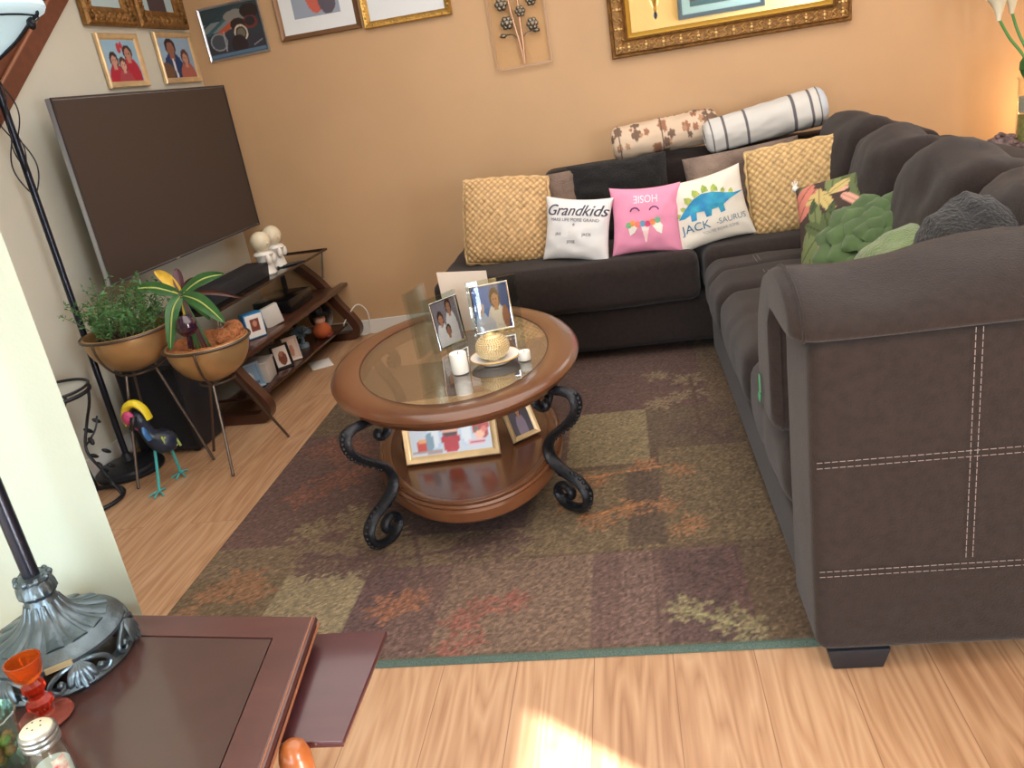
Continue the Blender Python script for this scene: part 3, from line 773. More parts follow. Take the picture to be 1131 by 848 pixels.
# --- floral tropical pillow, petal pillow, green blanket, dark throw
def tropcol(u, v, side):
    return TROP(u, v)
rt = np.random.default_rng(9)
troplist = [(rt.uniform(0,1), rt.uniform(0,1), rt.uniform(.08,.20), rt.uniform(0,PI), ((92,104,66),(112,124,80),(70,84,54),(196,120,104),(214,160,140),(190,170,110),(84,98,60))[rt.integers(0,7)]) for _ in range(46)]
def TROP(u, v):
    c = (66,52,46)
    for x, y, s, a, k in troplist:
        dx, dy = u-x, v-y; p = dx*math.cos(a)+dy*math.sin(a); q = -dx*math.sin(a)+dy*math.cos(a)
        if (p/s)**2+(q/(s*.42))**2 < 1: c = k if abs(q) > s*.04 else tuple(int(z*.7) for z in k)
    return c
t = thing('floral_pillow', 'tropical floral pillow with a white corner tassel, leaning on the corner seat', 'pillow')
pil = Pillow(.42, .40, .15, .05, .42, .004, 9); pil.mesh('cover', M_cot, t, 110, tropcol)
for c in ((-.21, 0, .40), (.21, 0, .40)):
    bm = B(); ball(bm, c, .014, (1,1,1), 10, 8)
    for k in range(9): tube(bm, [c, Vector(c)+Vector((.012*math.cos(k), .012*math.sin(k), .03))], .003, 4)
    obj('tassel', bm, mat('white_tassel', (226,222,214), .9), t)
place(t, (.835, 3.20, .480), -.62, 34, -16)
t = thing('petal_pillow', 'green pillow covered with layered leaf petals, beside the floral pillow', 'pillow')
Mg = mat('green_felt', (64,88,50), .95, var=.15, vscale=12, sheen=.3)
pil = Pillow(.40, .36, .15, .05, .4, .003, 10); pil.mesh('cover', Mg, t)
bm = B(); rq = random.Random(4)
for ring, (rr, nn, s) in enumerate(((.155, 12, .105), (.11, 9, .095), (.06, 6, .085), (.02, 3, .07))):
    for k in range(nn):
        a = 2*PI*k/nn+ring*.4; cx, cz = rr*math.cos(a), .18+rr*math.sin(a)
        y = pil.front(max(-.19,min(.19,cx)), max(.02,min(.34,cz)))-.006-ring*.007
        d = Vector((math.cos(a), 0, math.sin(a))); sd = Vector((-math.sin(a), 0, math.cos(a)))
        prev = None; base = Vector((cx, y, cz))
        for i in range(7):
            f = i/6; w = s*.55*math.sin(PI*min(.97, f*.9+.08))**.7; p = base+d*(f-.5)*s*1.15+Vector((0, -.018*math.sin(f*2.6)-.004*rq.random(), 0))
            row = [bm.verts.new(p+sd*w*q+Vector((0, .010*q*q, 0))) for q in (-1, -.5, 0, .5, 1)]
            if prev:
                for z in range(4): bm.faces.new((prev[z], prev[z+1], row[z+1], row[z]))
            prev = row
obj('petals', bm, mat('green_petal_felt', (68,92,52), .95, var=.25, vscale=14, sheen=.3), t, angle=80)
place(t, (.765, 2.86, .487), -.70, 50, 0)
bm = B()
cushion(bm, (0,0,.11), (.32, .30, .22), .08, (0,0,.03), 22, .02, 5); o = obj('folded_blanket', bm, mat('green_plush', (96,122,66), .95, var=.2, vscale=30, bump=1, bscale=150, sheen=.5))
tag(o, 'folded light green plush blanket on the right seat, behind the arm', 'blanket', None, (.875, 2.62, .487), (0, rad(-12), .2))
bm = B()
def thr(p, x, y, z):
    p.z += .05*math.sin(p.y*9+1)*(1 if z > 0 else .0)*(1-.4*x) + .03*noise.noise(Vector((p.x*9, p.y*9, 3)))
    p.z += .012*noise.noise(Vector((p.x*40, p.y*40, 3)))
    return p
cushion(bm, (0,0,.17), (.30, .30, .34), .13, (0,0,.03), 40, .02, 6, None, thr); o = obj('fur_throw', bm, mat('charcoal_fur', (40,41,43), .95, var=.3, vscale=40, bump=1, bscale=120, sheen=.15))
tag(o, 'bunched charcoal plush throw on the right seat behind the arm pad', 'throw blanket', None, (.875, 2.12, .485), (0, rad(-8), .1))

# ================================================================== COFFEE TABLE
CT = Vector((-.654, 2.715, 0)); RT = .21
def coffee_table():
    t = thing('coffee_table', 'oval wooden coffee table with glass inset and black scroll legs on the rug', 'table', CT, 0)
    a0, b0 = .438, .613
    bm = B(); oval_lathe(bm, [(.108,.482),(.104,.485),(.05,.4865),(.022,.485),(.008,.479),(0,.468),(.004,.456),(.016,.449),(.022,.440),(.03,.432),(.06,.428),(.108,.428)], a0, b0, 96, RT); obj('top_rim', bm, M_oak, t)
    bm = B(); oval_lathe(bm, [(.1065,.4848),(.104,.4856),(.101,.4848)], a0, b0, 96, RT); obj('rim_bead', bm, mat('dark_bead', (60,36,24), .4), t)
    bm = B(); oval_lathe(bm, [(.106,.476),(.106,.483)], a0, b0, 96, RT, closed=False); obj('glass_top', bm, M_glass_top, t, smooth=False)
    # lower shelf
    a1, b1 = .336, .578
    bm = B(); oval_lathe(bm, [(.012,.172),(.03,.174),(.05,.171),(.05,.1715)], a1, b1, 96, RT, closed=False)
    obj('shelf', bm, M_oakd, t)
    bm = B(); oval_lathe(bm, [(.05,.171),(.035,.1765),(.022,.175),(.018,.170),(.008,.170),(.002,.164),(.006,.156),(0,.148),(.002,.118),(.012,.108),(.06,.106),(.06,.16)], a1, b1, 96, RT); obj('shelf_rim', bm, M_oak, t)
    prof = [(.455,.385),(.468,.368),(.450,.352),(.420,.358),(.408,.385),(.425,.412),(.465,.424),(.52,.432),(.56,.436),(.595,.428),(.604,.397),(.585,.358),(.540,.315),(.472,.262),(.442,.215),(.446,.178),(.475,.150),(.520,.133),(.565,.118),(.598,.085),(.590,.042),(.548,.016),(.497,.014),(.462,.036),(.462,.068),(.492,.085),(.524,.070),(.522,.048),(.500,.046)]
    for k, (ux, uy) in enumerate(((-.41,-.91), (.735,-.678), (.41,.91), (-.735,.678))):
        L = math.hypot(ux, uy); ux, uy = ux/L, uy/L
        sp = smoothpath([(ux*r, uy*r, z+.012*(1-z/.44)) for r, z in prof], 6); n = len(sp)
        w = [.023*(1-.35*min(1, max(0, (i/n-.62)/.38)))*min(1, .6+.4*i/(n*.25)) for i in range(n)]; th = [.0140*(1-.2*min(1, max(0, (i/n-.65)/.35)))*min(1, .6+.4*i/(n*.25)) for i in range(n)]
        bm = B(); sweep(bm, sp, (-uy, ux, 0), w, th, 12)
        lg = obj('leg', bm, M_iron, t)
        # cast rope ridge along the outside of the top bend and the foot bend
        for a, b in ((.32,.47), (.62,.76)):
            bm = B()
            i0, i1 = int(a*n), int(b*n); seg = sp[i0:i1]
            for i, p in enumerate(seg[::2]):
                j = min(i0+2*i+1, n-2); T = (sp[j+1]-sp[j-1]).normalized(); N = Vector((-uy, ux, 0)).cross(T)
                if N.dot(Vector((ux, uy, 0))) < 0: N = -N
                ball(bm, p+N*.013, .007, (1,1,1), 8, 6)
            obj('rope_ornament', bm, M_iron, lg)
        bm = B(); ball(bm, (ux*.497, uy*.497, .141), .021, (1,1,.7), 12, 8); obj('knuckle', bm, M_iron, lg)
    return t
coffee_table()
ZT = .4860
# acrylic double photo frames on the table
def acrylic(name, label, loc, yaw, w, h, bg, shapes, pw, ph, px=0, pz=.0, curve=.012, lean=6):
    t = thing(name, label, 'photo frame', loc, 0, 'clear photo frames on the coffee table')
    for y, nm in ((0, 'glass_panel'), (.012, 'back_glass_panel')):
        nx = 14; bm = B(); rows = []
        for i in range(nx+1):
            u = -1+2*i/nx; yy = y+curve*u*u
            rows.append([bm.verts.new((u*w/2, yy+d, z)) for d, z in ((0,0),(0,h),(.005,h),(.005,0))])
        for a, b in zip(rows, rows[1:]):
            for k in range(4): bm.faces.new((a[k], a[(k+1)%4], b[(k+1)%4], b[k]))
        bm.faces.new(rows[0]); bm.faces.new(rows[-1][::-1]); obj(nm, bm, M_glass, t, angle=30)
    if pw:
        pc = picture('photo', pw, ph, bg, shapes, t, .0085, pz, 44, curve*(pw/w)**2); pc.location.x = px
        bm = B(); frame_ring(bm, pw+.008, ph+.008, .006, .003, pz-.004); b = obj('silver_edge', bm, M_chrome, t); b.location = (px, .003+curve*(pw/w)**2*.5, 0)
    place(t, loc, yaw, lean); return t
wh, sk, hr = (222,214,220), (176,124,100), (58,34,32)
ph1 = person(.28, .10, .85, sk, hr, wh) + person(.66, .25, .95, sk, hr, wh) + [('r', .45, 0, .9, .35, wh)] + person(.48, -.16, .8, (160,108,86), (40,28,28), (226,220,224), False)
acrylic('acrylic_photo_display', 'clear curved photo frame with three women in white, left on the coffee table', (-.655, 2.745, ZT+.002), .93, .155, .195, (128,118,130), ph1, .122, .162, .005, .012)
ph2 = [('e', .3, .5, .5, .8, (84,118,190)), ('e', .75, .7, .3, .35, (96,104,150))] + person(.62, -.02, 1.15, (178,120,90), (70,40,32), (228,214,206)) + [('e', .86, .25, .1, .25, (178,120,90))] + person(.2, .02, .8, (214,180,166), (200,196,196), (184,206,236), False) + [('e', .3, .12, .25, .2, (206,200,214))]
acrylic('acrylic_photo_display', 'clear curved photo frame with two people before blue, right on the coffee table', (-.505, 2.865, ZT+.002), .30, .185, .20, (74,94,156), ph2, .135, .168, -.012, .012)
acrylic('acrylic_photo_display', 'clear glass frame seen edge-on, leftmost of the frames on the coffee table', (-.735, 2.72, ZT+.002), 1.35, .15, .235, (200,200,200), [], 0, 0, 0, 0, .004, 3)
bm = B(); extrude_poly(bm, [(-.09,0),(.09,0),(.085,.215),(-.10,.235)], 0, .003); o = obj('greeting_card', bm, mat('cream_card', (216,200,184), .8), smooth=False)
tag(o, 'blank cream card standing behind the photo frames on the coffee table', 'card'); place(o, (-.62, 2.945, ZT), .1, 5)
# candles and gold globe
def candle(label, loc, r, h):
    t = thing('candle', label, 'candle', loc, 0, 'white candles on the coffee table')
    bm = B(); lathe(bm, [(0,0),(r*.96,0),(r,.003),(r,h-.004),(r*.93,h),(r*.6,h-.004),(0,h-.006)], n=28); obj('wax', bm, M_wax, t)
    bm = B(); tube(bm, [(0,0,h-.008),(.002,0,h+.004)], .0012, 5); obj('wick', bm, mat('wick', (60,50,44), .9), t)
candle('white pillar candle, the taller one, in front of the photo frames', (-.585, 2.475, ZT), .028, .068)
candle('small white votive candle right of the gold globe', (-.378, 2.533, ZT), .020, .030)
bm = B(); lathe(bm, [(0,0),(.05,0),(.054,.006),(.084,.018),(.086,.021),(.082,.022),(.052,.012),(0,.011)], n=40); o = obj('plate', bm, M_white)
tag(o, 'white plate with a gold rim under the gold globe candle holder', 'plate', None, (-.478, 2.548, ZT))
bm = B(); lathe(bm, [(.0855,.0185),(.0875,.021),(.0845,.0235),(.082,.022)], n=40); obj('gold_rim', bm, M_gold, o)
t = thing('candle_holder', 'gold studded globe candle holder on the white plate', 'candle holder', (-.482, 2.552, ZT+.0115))
bm = B(); pr = [(0,0),(.03,0)]+[(.054*math.cos(a), .040+.042*math.sin(a)) for a in [(-1.0+i*.16) for i in range(14)]]
pr += [(.022,.0815),(.018,.075),(0,.072)]
lathe(bm, pr, n=40); obj('globe', bm, mat('champagne_gold', (226,200,150), .35, metal=.5), t)
bm = B()
for i in range(1, 13):
    a = -1.0+i*.158; rr = .055*math.cos(a); nn = max(8, int(2*PI*rr/.0085))
    for k in range(nn):
        b = 2*PI*(k+.5*(i%2))/nn; ball(bm, (rr*math.cos(b), rr*math.sin(b), .040+.043*math.sin(a)), .0034, (1,1,1), 6, 4)
o = obj('studs', bm, mat('bright_gold_stud', (246,230,190), .2, metal=.7), t); o['kind'] = 'stuff'
# framed photos on the lower shelf
def easel_frame(name, label, loc, yaw, lean, w, h, fw, fm, bg, shapes, group, nx=44):
    t = thing(name, label, 'photo frame', (0,0,0), 0, group)
    bm = B(); frame_ring(bm, w, h, fw, .016); obj('frame', bm, fm, t, angle=30)
    bm = B(); box(bm, (0, .004, h/2), (w-.004, .006, h-.004)); obj('back_board', bm, M_blackp, t)
    picture('photo', w-1.9*fw, h-1.9*fw, bg, shapes, t, -.004, fw*.95, nx)
    bm = B(); sweep(bm, [(0,.008,h*.62), (0,.008+h*.62*math.tan(rad(lean+12)),-.0)], (1,0,0), .018, .0015, 6); 
    obj('easel_leg', bm, M_blackp, t)
    place(t, loc, yaw, lean); return t
ZS = .1775
santa = [('r',0,.5,1,1,(206,216,230)), ('e',.30,.42,.11,.36,(186,208,232)), ('e',.70,.42,.09,.34,(190,210,232)), ('e',.30,.42,.07,.28,(222,232,242)), ('e',.70,.42,.06,.27,(222,232,242)),
         ('l',.50,.10,.50,.60,.10,(190,24,40)), ('l',.40,.60,.46,.42,.05,(190,24,40)), ('l',.60,.60,.54,.42,.05,(190,24,40)), ('l',.45,.12,.44,.30,.05,(176,20,36)), ('l',.55,.12,.56,.30,.05,(176,20,36)), ('e',.5,.40,.10,.05,(60,40,40)), ('e',.5,.47,.10,.06,(222,172,150)), ('e',.5,.72,.09,.13,(240,234,230)), ('e',.5,.76,.055,.06,(206,150,130)), ('e',.5,.87,.08,.08,(190,24,40)),
         ('e',.15,.20,.08,.14,(196,70,56)), ('e',.15,.30,.05,.05,(230,170,120)), ('e',.24,.26,.05,.20,(126,156,178)), ('l',.05,.08,.35,.06,.03,(170,150,150)), ('e',.88,.50,.10,.34,(176,46,46)), ('e',.84,.62,.04,.06,(230,150,120)), ('e',.92,.40,.04,.06,(220,120,100)), ('e',.86,.30,.05,.07,(240,190,160)), ('e',.93,.62,.03,.05,(60,110,70)), ('e',.82,.42,.025,.05,(60,110,70)), ('r',.72,.08,.93,.22,(226,196,206)), ('l',.74,.15,.91,.17,.012,(190,90,110))]
easel_frame('framed_photo', 'large gold frame with a red Santa photo on the coffee table shelf', (-.665, 2.475, ZS), .09, 16, .325, .215, .024, M_goldp, (202,214,228), santa, 'framed photos on the coffee table shelf')
easel_frame('framed_photo', 'small gold frame beside the Santa photo on the coffee table shelf', (-.425, 2.595, ZS), .75, 24, .115, .15, .017, M_goldp, (90,88,100), person(.5, .1, 1, (186,140,118), (60,44,40), (150,140,160)), 'framed photos on the coffee table shelf')
bm = B(); box(bm, (0,0,.010), (.13,.17,.020), .003); o = obj('photo_album', bm, mat('black_leather', (30,22,22), .5)); tag(o, 'flat black album lying behind the Santa photo frame', 'album', None, (-.83, 2.69, ZS-.002), (0,0,.2))

# ================================================================== TV
def tv():
    p, q = LW(3.225, .2), LW(4.62, .2); w = (q-p).length; yaw = math.atan2(q.y-p.y, q.x-p.x)
    t = thing('television', 'large flat screen television mounted on the left wall', 'television', ((p.x+q.x)/2, (p.y+q.y)/2, .782), yaw)
    h = .773
    bm = B(); box(bm, (0, .014, h/2), (w, .024, h), .004); obj('back_panel', bm, mat('satin_silver', (180,184,192), .35, metal=.6), t)
    bm = B(); frame_ring(bm, w+.002, h+.002, .006, .006, -.001, [(0,0),(0,1),(.9,1),(1,0)]); obj('bezel', bm, mat('dark_bezel', (72,66,66), .35, metal=.3), t)
    bm = B(); box(bm, (0, -.001, h/2), (w-.02, .004, h-.02)); obj('screen', bm, mat('dark_screen', (66,56,52), .35, spec=.3), t)
    bm = B(); box(bm, (-.18, -.006, .006), (.03, .004, .008)); obj('badge', bm, M_chrome, t)
    bm = B(); box(bm, (0, .105, h/2), (.30, .16, .25), .01); obj('wall_mount', bm, M_blackp, t)
tv()

# ================================================================== TV STAND and its contents
TS = Vector((-1.81, 3.43, 0)); YAW_T = -math.atan(A_L)
def tsl(x, y, z):  # local stand coordinates -> world
    return TS + Matrix.Rotation(YAW_T, 3, 'Z') @ Vector((x, y, z))
def tv_stand():
    t = thing('tv_stand', 'dark wood and glass three-shelf media stand below the television', 'tv stand', TS, YAW_T)
    leg = smoothpath([(-.36,.555),(-.30,.515),(-.16,.38),(-.06,.22),(.01,.12),(.03,.065),(.0,.028),(-.08,.022),(-.30,.022),(-.40,.022)], 5)
    for y in (.035, 1.285):
        bm = B(); pts = [(p.x, y, p.y) for p in [Vector((a.x, a.y, 0)) for a in leg]]
        n = len(pts); rings = []
        for i in range(n):
            a = Vector(pts[max(0,i-1)]); b = Vector(pts[min(n-1,i+1)]); T = (b-a).normalized(); N = Vector((T.z,0,-T.x))
            p = Vector(pts[i]); rings.append([bm.verts.new(p+N*s*.024+Vector((0,k*.03,0))) for s, k in ((-1,-1),(1,-1),(1,1),(-1,1))])
        for a, b in zip(rings, rings[1:]):
            for k in range(4): bm.faces.new((a[k], a[(k+1)%4], b[(k+1)%4], b[k]))
        bm.faces.new(rings[0]); bm.faces.new(rings[-1])
        lg = obj('side_frame', bm, M_darkw, t)
        bm = B(); tube(bm, [(-.33,y,.545),(-.30,y,.567)], .012, 10); tube(bm, [(-.12,y,.40),(-.09,y,.563)], .008, 10); obj('bracket', bm, M_chrome, lg)
        bm = B(); tube(bm, [(-.38,y,.02),(-.38,y,.55)], .016, 10); obj('rear_post', bm, M_blackp, t)
    def shelf(name, z, th, x0, x1, y0, y1, m):
        bm = B(); box(bm, ((x0+x1)/2, (y0+y1)/2, z), (x1-x0, y1-y0, th), .004); return obj(name, bm, m, t)
    shelf('top_shelf', .571, .010, -.42, -.055, -.06, 1.29, M_glass_t)
    bm = B(); box(bm, (-.0565, .615, .571), (.006, 1.35, .012)); box(bm, (-.24, 1.287, .571), (.37, .006, .012)); obj('shelf_edge', bm, mat('dark_glass_edge', (58,40,32), .25), t)
    shelf('middle_shelf', .335, .018, -.39, -.035, .075, 1.245, M_darkw); 
    bm = B(); box(bm, (-.02, .66, .335), (.05, 1.36, .024), .006); obj('shelf_front', bm, M_darkw, t)
    shelf('bottom_shelf', .105, .014, -.40, -.015, .07, 1.25, mat('bottom_shelf_walnut', (62,38,30), .25, var=.2, vscale=5, coat=.5))
tv_stand()
def small(name, label, cat, bm, m, x, y, z, rz=0, group=None, lean=0):
    o = obj(name, bm, m); tag(o, label, cat, group); o.location = tsl(x, y, z); o.rotation_euler = (rad(lean), 0, YAW_T+rz); return o
ZA, ZM, ZB = .5765, .3475, .1125
bm = B(); box(bm, (0,0,.036), (.14,.62,.072), .006); o = small('center_speaker', 'long black speaker box on the glass top of the media stand', 'speaker', bm, mat('matte_black_box', (30,32,38), .6), -.19, .38, ZA)
bm = B(); box(bm, (0,0,.006), (.035,.16,.011), .003); small('remote_control', 'thin black remote control by the figurines on the glass top', 'remote', bm, M_blackp, -.10, .88, ZA, -.9)
def figurine(label, x, y):
    t = thing('figurine', label, 'figurine', tsl(x, y, ZA), 0, 'white figurines on the media stand'); t.scale = (1.15, 1.15, 1.28)
    bm = B(); lathe(bm, [(0,0),(.036,0),(.04,.006),(.036,.02),(.030,.05),(.036,.075),(.045,.085),(.04,.095),(.022,.10),(0,.10)], n=24, flute=.06, nf=10); obj('body', bm, M_white, t)
    bm = B(); ball(bm, (0,0,.137), .046, (1,1,.92), 20, 14); ball(bm, (.04,-.02,.13), .007, (1,1,1), 8, 6); obj('head', bm, M_cream_c, t)
    for s in (-1, 1):
        bm = B(); ball(bm, (.032, .028*s, .065), .014, (1,1,1.6), 10, 8); obj('arm', bm, M_white, t)
figurine('left one of two white round-headed figurines on the media stand', -.145, .69); figurine('right one of two white round-headed figurines on the media stand', -.165, .865)
# middle shelf
bm = B(); box(bm, (0,0,.036), (.22,.30,.072), .006); box(bm, (.111,.06,.04), (.003,.06,.01)); small('game_console', 'black console box on the middle shelf of the media stand', 'console', bm, mat('gloss_black', (20,20,22), .2), -.19, .86, ZM)
def bookbox(label, x, y, z, rz, s, cover, side, bg=None, shapes=None, txt=None, lean=0, name='photo_box', cat='box'):
    t = thing(name, label, cat, tsl(x, y, z), 0); t.rotation_euler = (0, rad(-lean), YAW_T+rz)
    bm = B(); box(bm, (0,0,s[2]/2), s, .002); obj('case', bm, side, t)
    if bg is not None:
        p = picture('cover', s[0]*.9, s[2]*.9, bg, shapes, t, -s[1]/2-.001, s[2]*.05, 24)
    if txt:
        o = text_on(None, txt, .04, 0, 0, mat('white_letter', (235,235,235), .6), t, 'lettering')
        o.rotation_euler = (0, PI/2, PI/2); o.location = (s[0]/2+.0012, -.012, s[2]*.5)
    return t
bookbox('photo box with blue lettered side on the middle shelf of the media stand', -.09, .30, ZM, .95, (.10,.055,.125), None, mat('blue_box', (40,120,176), .5), (226,222,216), [('r',.25,.25,.75,.8,(120,60,48)),('e',.5,.6,.12,.14,(190,140,118))], 'BOX')
bookbox('narrow white case standing on the middle shelf beside the blue box', -.08, .50, ZM, .9, (.10,.03,.105), None, mat('white_case', (206,200,192), .6), None, None, None, 10)
bookbox('black and white case behind the planter on the middle shelf', -.13, .13, ZM, .9, (.09,.028,.12), None, mat('grey_case', (150,150,156), .6), (40,40,44), [('r',.1,.5,.9,.7,(220,220,220))])
# bottom shelf
def shelf_frame(label, x, y, yaw, lean, w, h, fm, bg, shapes): 
    return easel_frame('framed_photo', label, tsl(x, y, ZB), yaw, lean, w, h, .012, fm, bg, shapes, 'small photo frames on the media stand', 24)
shelf_frame('small black photo frame with white and brown photo on the bottom shelf', -.075, .48, .85, 14, .10, .13, M_blackp, (228,220,214), [('e',.55,.4,.3,.35,(120,66,50)),('e',.5,.62,.14,.14,(170,110,90))])
shelf_frame('pale blue photo frame nearest the planter on the bottom shelf', -.10, .19, .95, 16, .11, .13, mat('pale_blue_frame', (150,176,196), .4), (120,150,180), [('e',.4,.4,.25,.3,(200,200,206)),('r',.1,.1,.9,.25,(70,90,110))])
shelf_frame('slim white photo frame beside the black one on the bottom shelf', -.075, .60, .75, 12, .085, .13, mat('white_frame', (220,206,196), .5), (214,190,178), [('e',.5,.4,.2,.3,(180,130,110))])
bm = B(); box(bm, (0,0,.05), (.12,.14,.10), .003); box(bm, (0,0,.102), (.125,.145,.012), .002); small('storage_box', 'pale grey box with white lid on the bottom shelf of the media stand', 'box', bm, mat('pale_box', (196,192,188), .7), -.13, .32, ZB, .2)
bm = B()
rq = random.Random(3)
tube(bm, [(0,0,.02),(0,0,.10)], .012, 8)
for k in range(130):
    a, b = rq.uniform(0, 2*PI), rq.uniform(.1, 1.3); d = Vector((math.cos(a)*math.cos(b), math.sin(a)*math.cos(b), math.sin(b)))
    tube(bm, [Vector((0,0,.07)), Vector((0,0,.07))+d*.035, Vector((0,0,.065))+d*.065], [.003,.0025,.0012], 4)
lathe(bm, [(0,0),(.03,0),(.03,.02),(0,.022)], n=16)
small('feather_ornament', 'blue and grey feathery ornament on the bottom shelf of the media stand', 'ornament', bm, mat('teal_feather', (46,92,124), .8, col2=(150,160,166), vscale=30), -.12, .83, ZB)
t = thing('pumpkin_doll', 'orange round-bodied doll with a black hat on the bottom shelf', 'doll', tsl(-.055, .965, ZB))
bm = B(); ball(bm, (0,0,.05), .056, (1,1,.88), 20, 12); obj('body', bm, mat('orange_cloth', (176,86,44), .8, var=.15, vscale=20), t)
bm = B(); ball(bm, (0,0,.115), .034, (1,1,1), 16, 10); obj('head', bm, mat('doll_skin', (206,160,140), .7), t)
bm = B(); lathe(bm, [(.0,.150),(.055,.142),(.058,.146),(.03,.152),(.026,.185),(0,.19)], n=20); obj('hat', bm, M_blackp, t)
for s in (-1, 1):
    bm = B(); ball(bm, (.036, .02*s, .02), .016, (1.4,1,.8), 10, 8); obj('foot', bm, mat('dark_red_cloth', (110,40,34), .8), t)
t = thing('wine_rack_hat', 'black round plate on a stand at the far end of the bottom shelf', 'plate', tsl(-.12, 1.12, ZB), 0); t.name = 'display_plate'; t.rotation_euler = (0, 0, YAW_T+.9)
bm = B()
lathe(bm, [(0,0),(.05,.002),(.075,.012),(.078,.016),(.05,.008),(0,.006)], n=32, sx=1, sy=1)
for v in bm.verts: v.co = Matrix.Rotation(rad(78), 3, 'X') @ v.co + Vector((0, 0, .095))
obj('disc', bm, mat('gloss_black_plate', (22,20,22), .2), t)
bm = B(); tube(bm, [(-.03,-.02,.03),(-.03,-.02,.005),(-.03,.045,.005),(-.03,.03,.09)], .004, 6); tube(bm, [(.03,-.02,.03),(.03,-.02,.005),(.03,.045,.005),(.03,.03,.09)], .004, 6); obj('stand', bm, M_blackp, t)
bm = B(); box(bm, (0,0,.004), (.12,.16,.006), .002); o = obj('paper_pad', bm, mat('white_paper', (226,224,220), .8)); tag(o, 'white paper pad on the floor under the far end of the media stand', 'paper', None, (-1.80, 4.25, .001), (0,0,.5))
# white cable loop by the wall
bm = B(); tube(bm, smoothpath([(-1.78,4.66,.10),(-1.70,4.745,.20),(-1.645,4.765,.16),(-1.64,4.765,.06),(-1.66,4.76,.01),(-1.72,4.755,.006)], 6), .004, 6); o = obj('power_cable', bm, M_trim); tag(o, 'white cable looping down beside the far end of the media stand', 'cable')
# subwoofer
t = thing('subwoofer', 'black floor speaker box standing behind the brass planters', 'speaker', (-2.145, 3.295, 0), YAW_T)
bm = B(); box(bm, (0,0,.215), (.31,.235,.41), .008); obj('cabinet', bm, mat('black_cabinet', (26,27,33), .55), t)
bm = B(); box(bm, (0,-.1195,.215), (.28,.006,.37), .003); obj('grille', bm, mat('black_grille', (18,19,24), .9, bump=.3, bscale=300), t)
for x, y in ((-.12,-.09),(.12,-.09),(-.12,.09),(.12,.09)):
    bm = B(); lathe(bm, [(0,0),(.015,0),(.018,.012),(0,.012)], (x,y,0), 12); obj('foot', bm, M_blackp, t)

# ================================================================== TORCHIERE FLOOR LAMP
t = thing('floor_lamp', 'tall black torchiere floor lamp in the left corner with a glass bowl shade', 'lamp', (-2.268, 3.035, 0))
bm = B(); lathe(bm, [(0,0),(.142,0),(.145,.006),(.145,.014),(.135,.022),(.128,.022),(.122,.034),(.105,.040),(.06,.046),(.03,.055),(.022,.075),(.016,.085),(0,.085)], n=40); obj('base', bm, M_iron, t)
bm = B(); lathe(bm, [(.0135,.06),(.0135,1.64),(.02,1.645),(.02,1.665),(.012,1.67),(0,1.67)], n=16); obj('pole', bm, M_pole, t)
bm = B()
for ph in (0, PI/2, PI, 3*PI/2):
    pts = []
    for i in range(40):
        f = i/39; z = 1.22+.42*f; r = .012+.030*abs(math.sin(PI*f*2))**.8; a = ph+f*3.2
        pts.append((r*math.cos(a), r*math.sin(a), z))
    tube(bm, pts, .0028, 6)
obj('wire_scroll', bm, M_iron, t)
bm = B(); tube(bm, smoothpath([(0,0,1.66),(.02,-.02,1.69),(.07,-.07,1.685),(.095,-.105,1.69)], 6), .008, 8); obj('arm', bm, M_iron, t)
sh = bpy.data.objects.new('shade', None); C.objects.link(sh)
C.objects.unlink(sh); bpy.data.objects.remove(sh)
M_shade = mat('frosted_shade_glass', (200,232,244), .35, emit=.45)
bm = B(); lathe(bm, [(0,1.695),(.03,1.698),(.085,1.735),(.14,1.785),(.185,1.812),(.215,1.828),(.225,1.845),(.222,1.862),(.19,1.868),(.186,1.86),(.205,1.848),(.135,1.80),(.08,1.75),(0,1.712)], (.095,-.105,0), 48); shade = obj('shade', bm, M_shade, t)
bm = B(); pts = [(.095+.19*math.cos(2*PI*k/40), -.105+.19*math.sin(2*PI*k/40), 1.812) for k in range(40)]; tube(bm, pts, .004, 6, closed=True)
for k in range(3):
    a = k*2*PI/3+.2; c, s = math.cos(a), math.sin(a)
    tube(bm, smoothpath([(.095+.02*c,-.105+.02*s,1.69),(.095+.10*c,-.105+.10*s,1.735),(.095+.17*c,-.105+.17*s,1.79),(.095+.205*c,-.105+.205*s,1.815),(.095+.20*c,-.105+.20*s,1.83)],5), [.006]*21, 6)
    ball(bm, (.095+.175*c, -.105+.175*s, 1.788), .016, (1,1,1.4), 8, 6)
obj('scroll_bracket', bm, M_iron, shade)

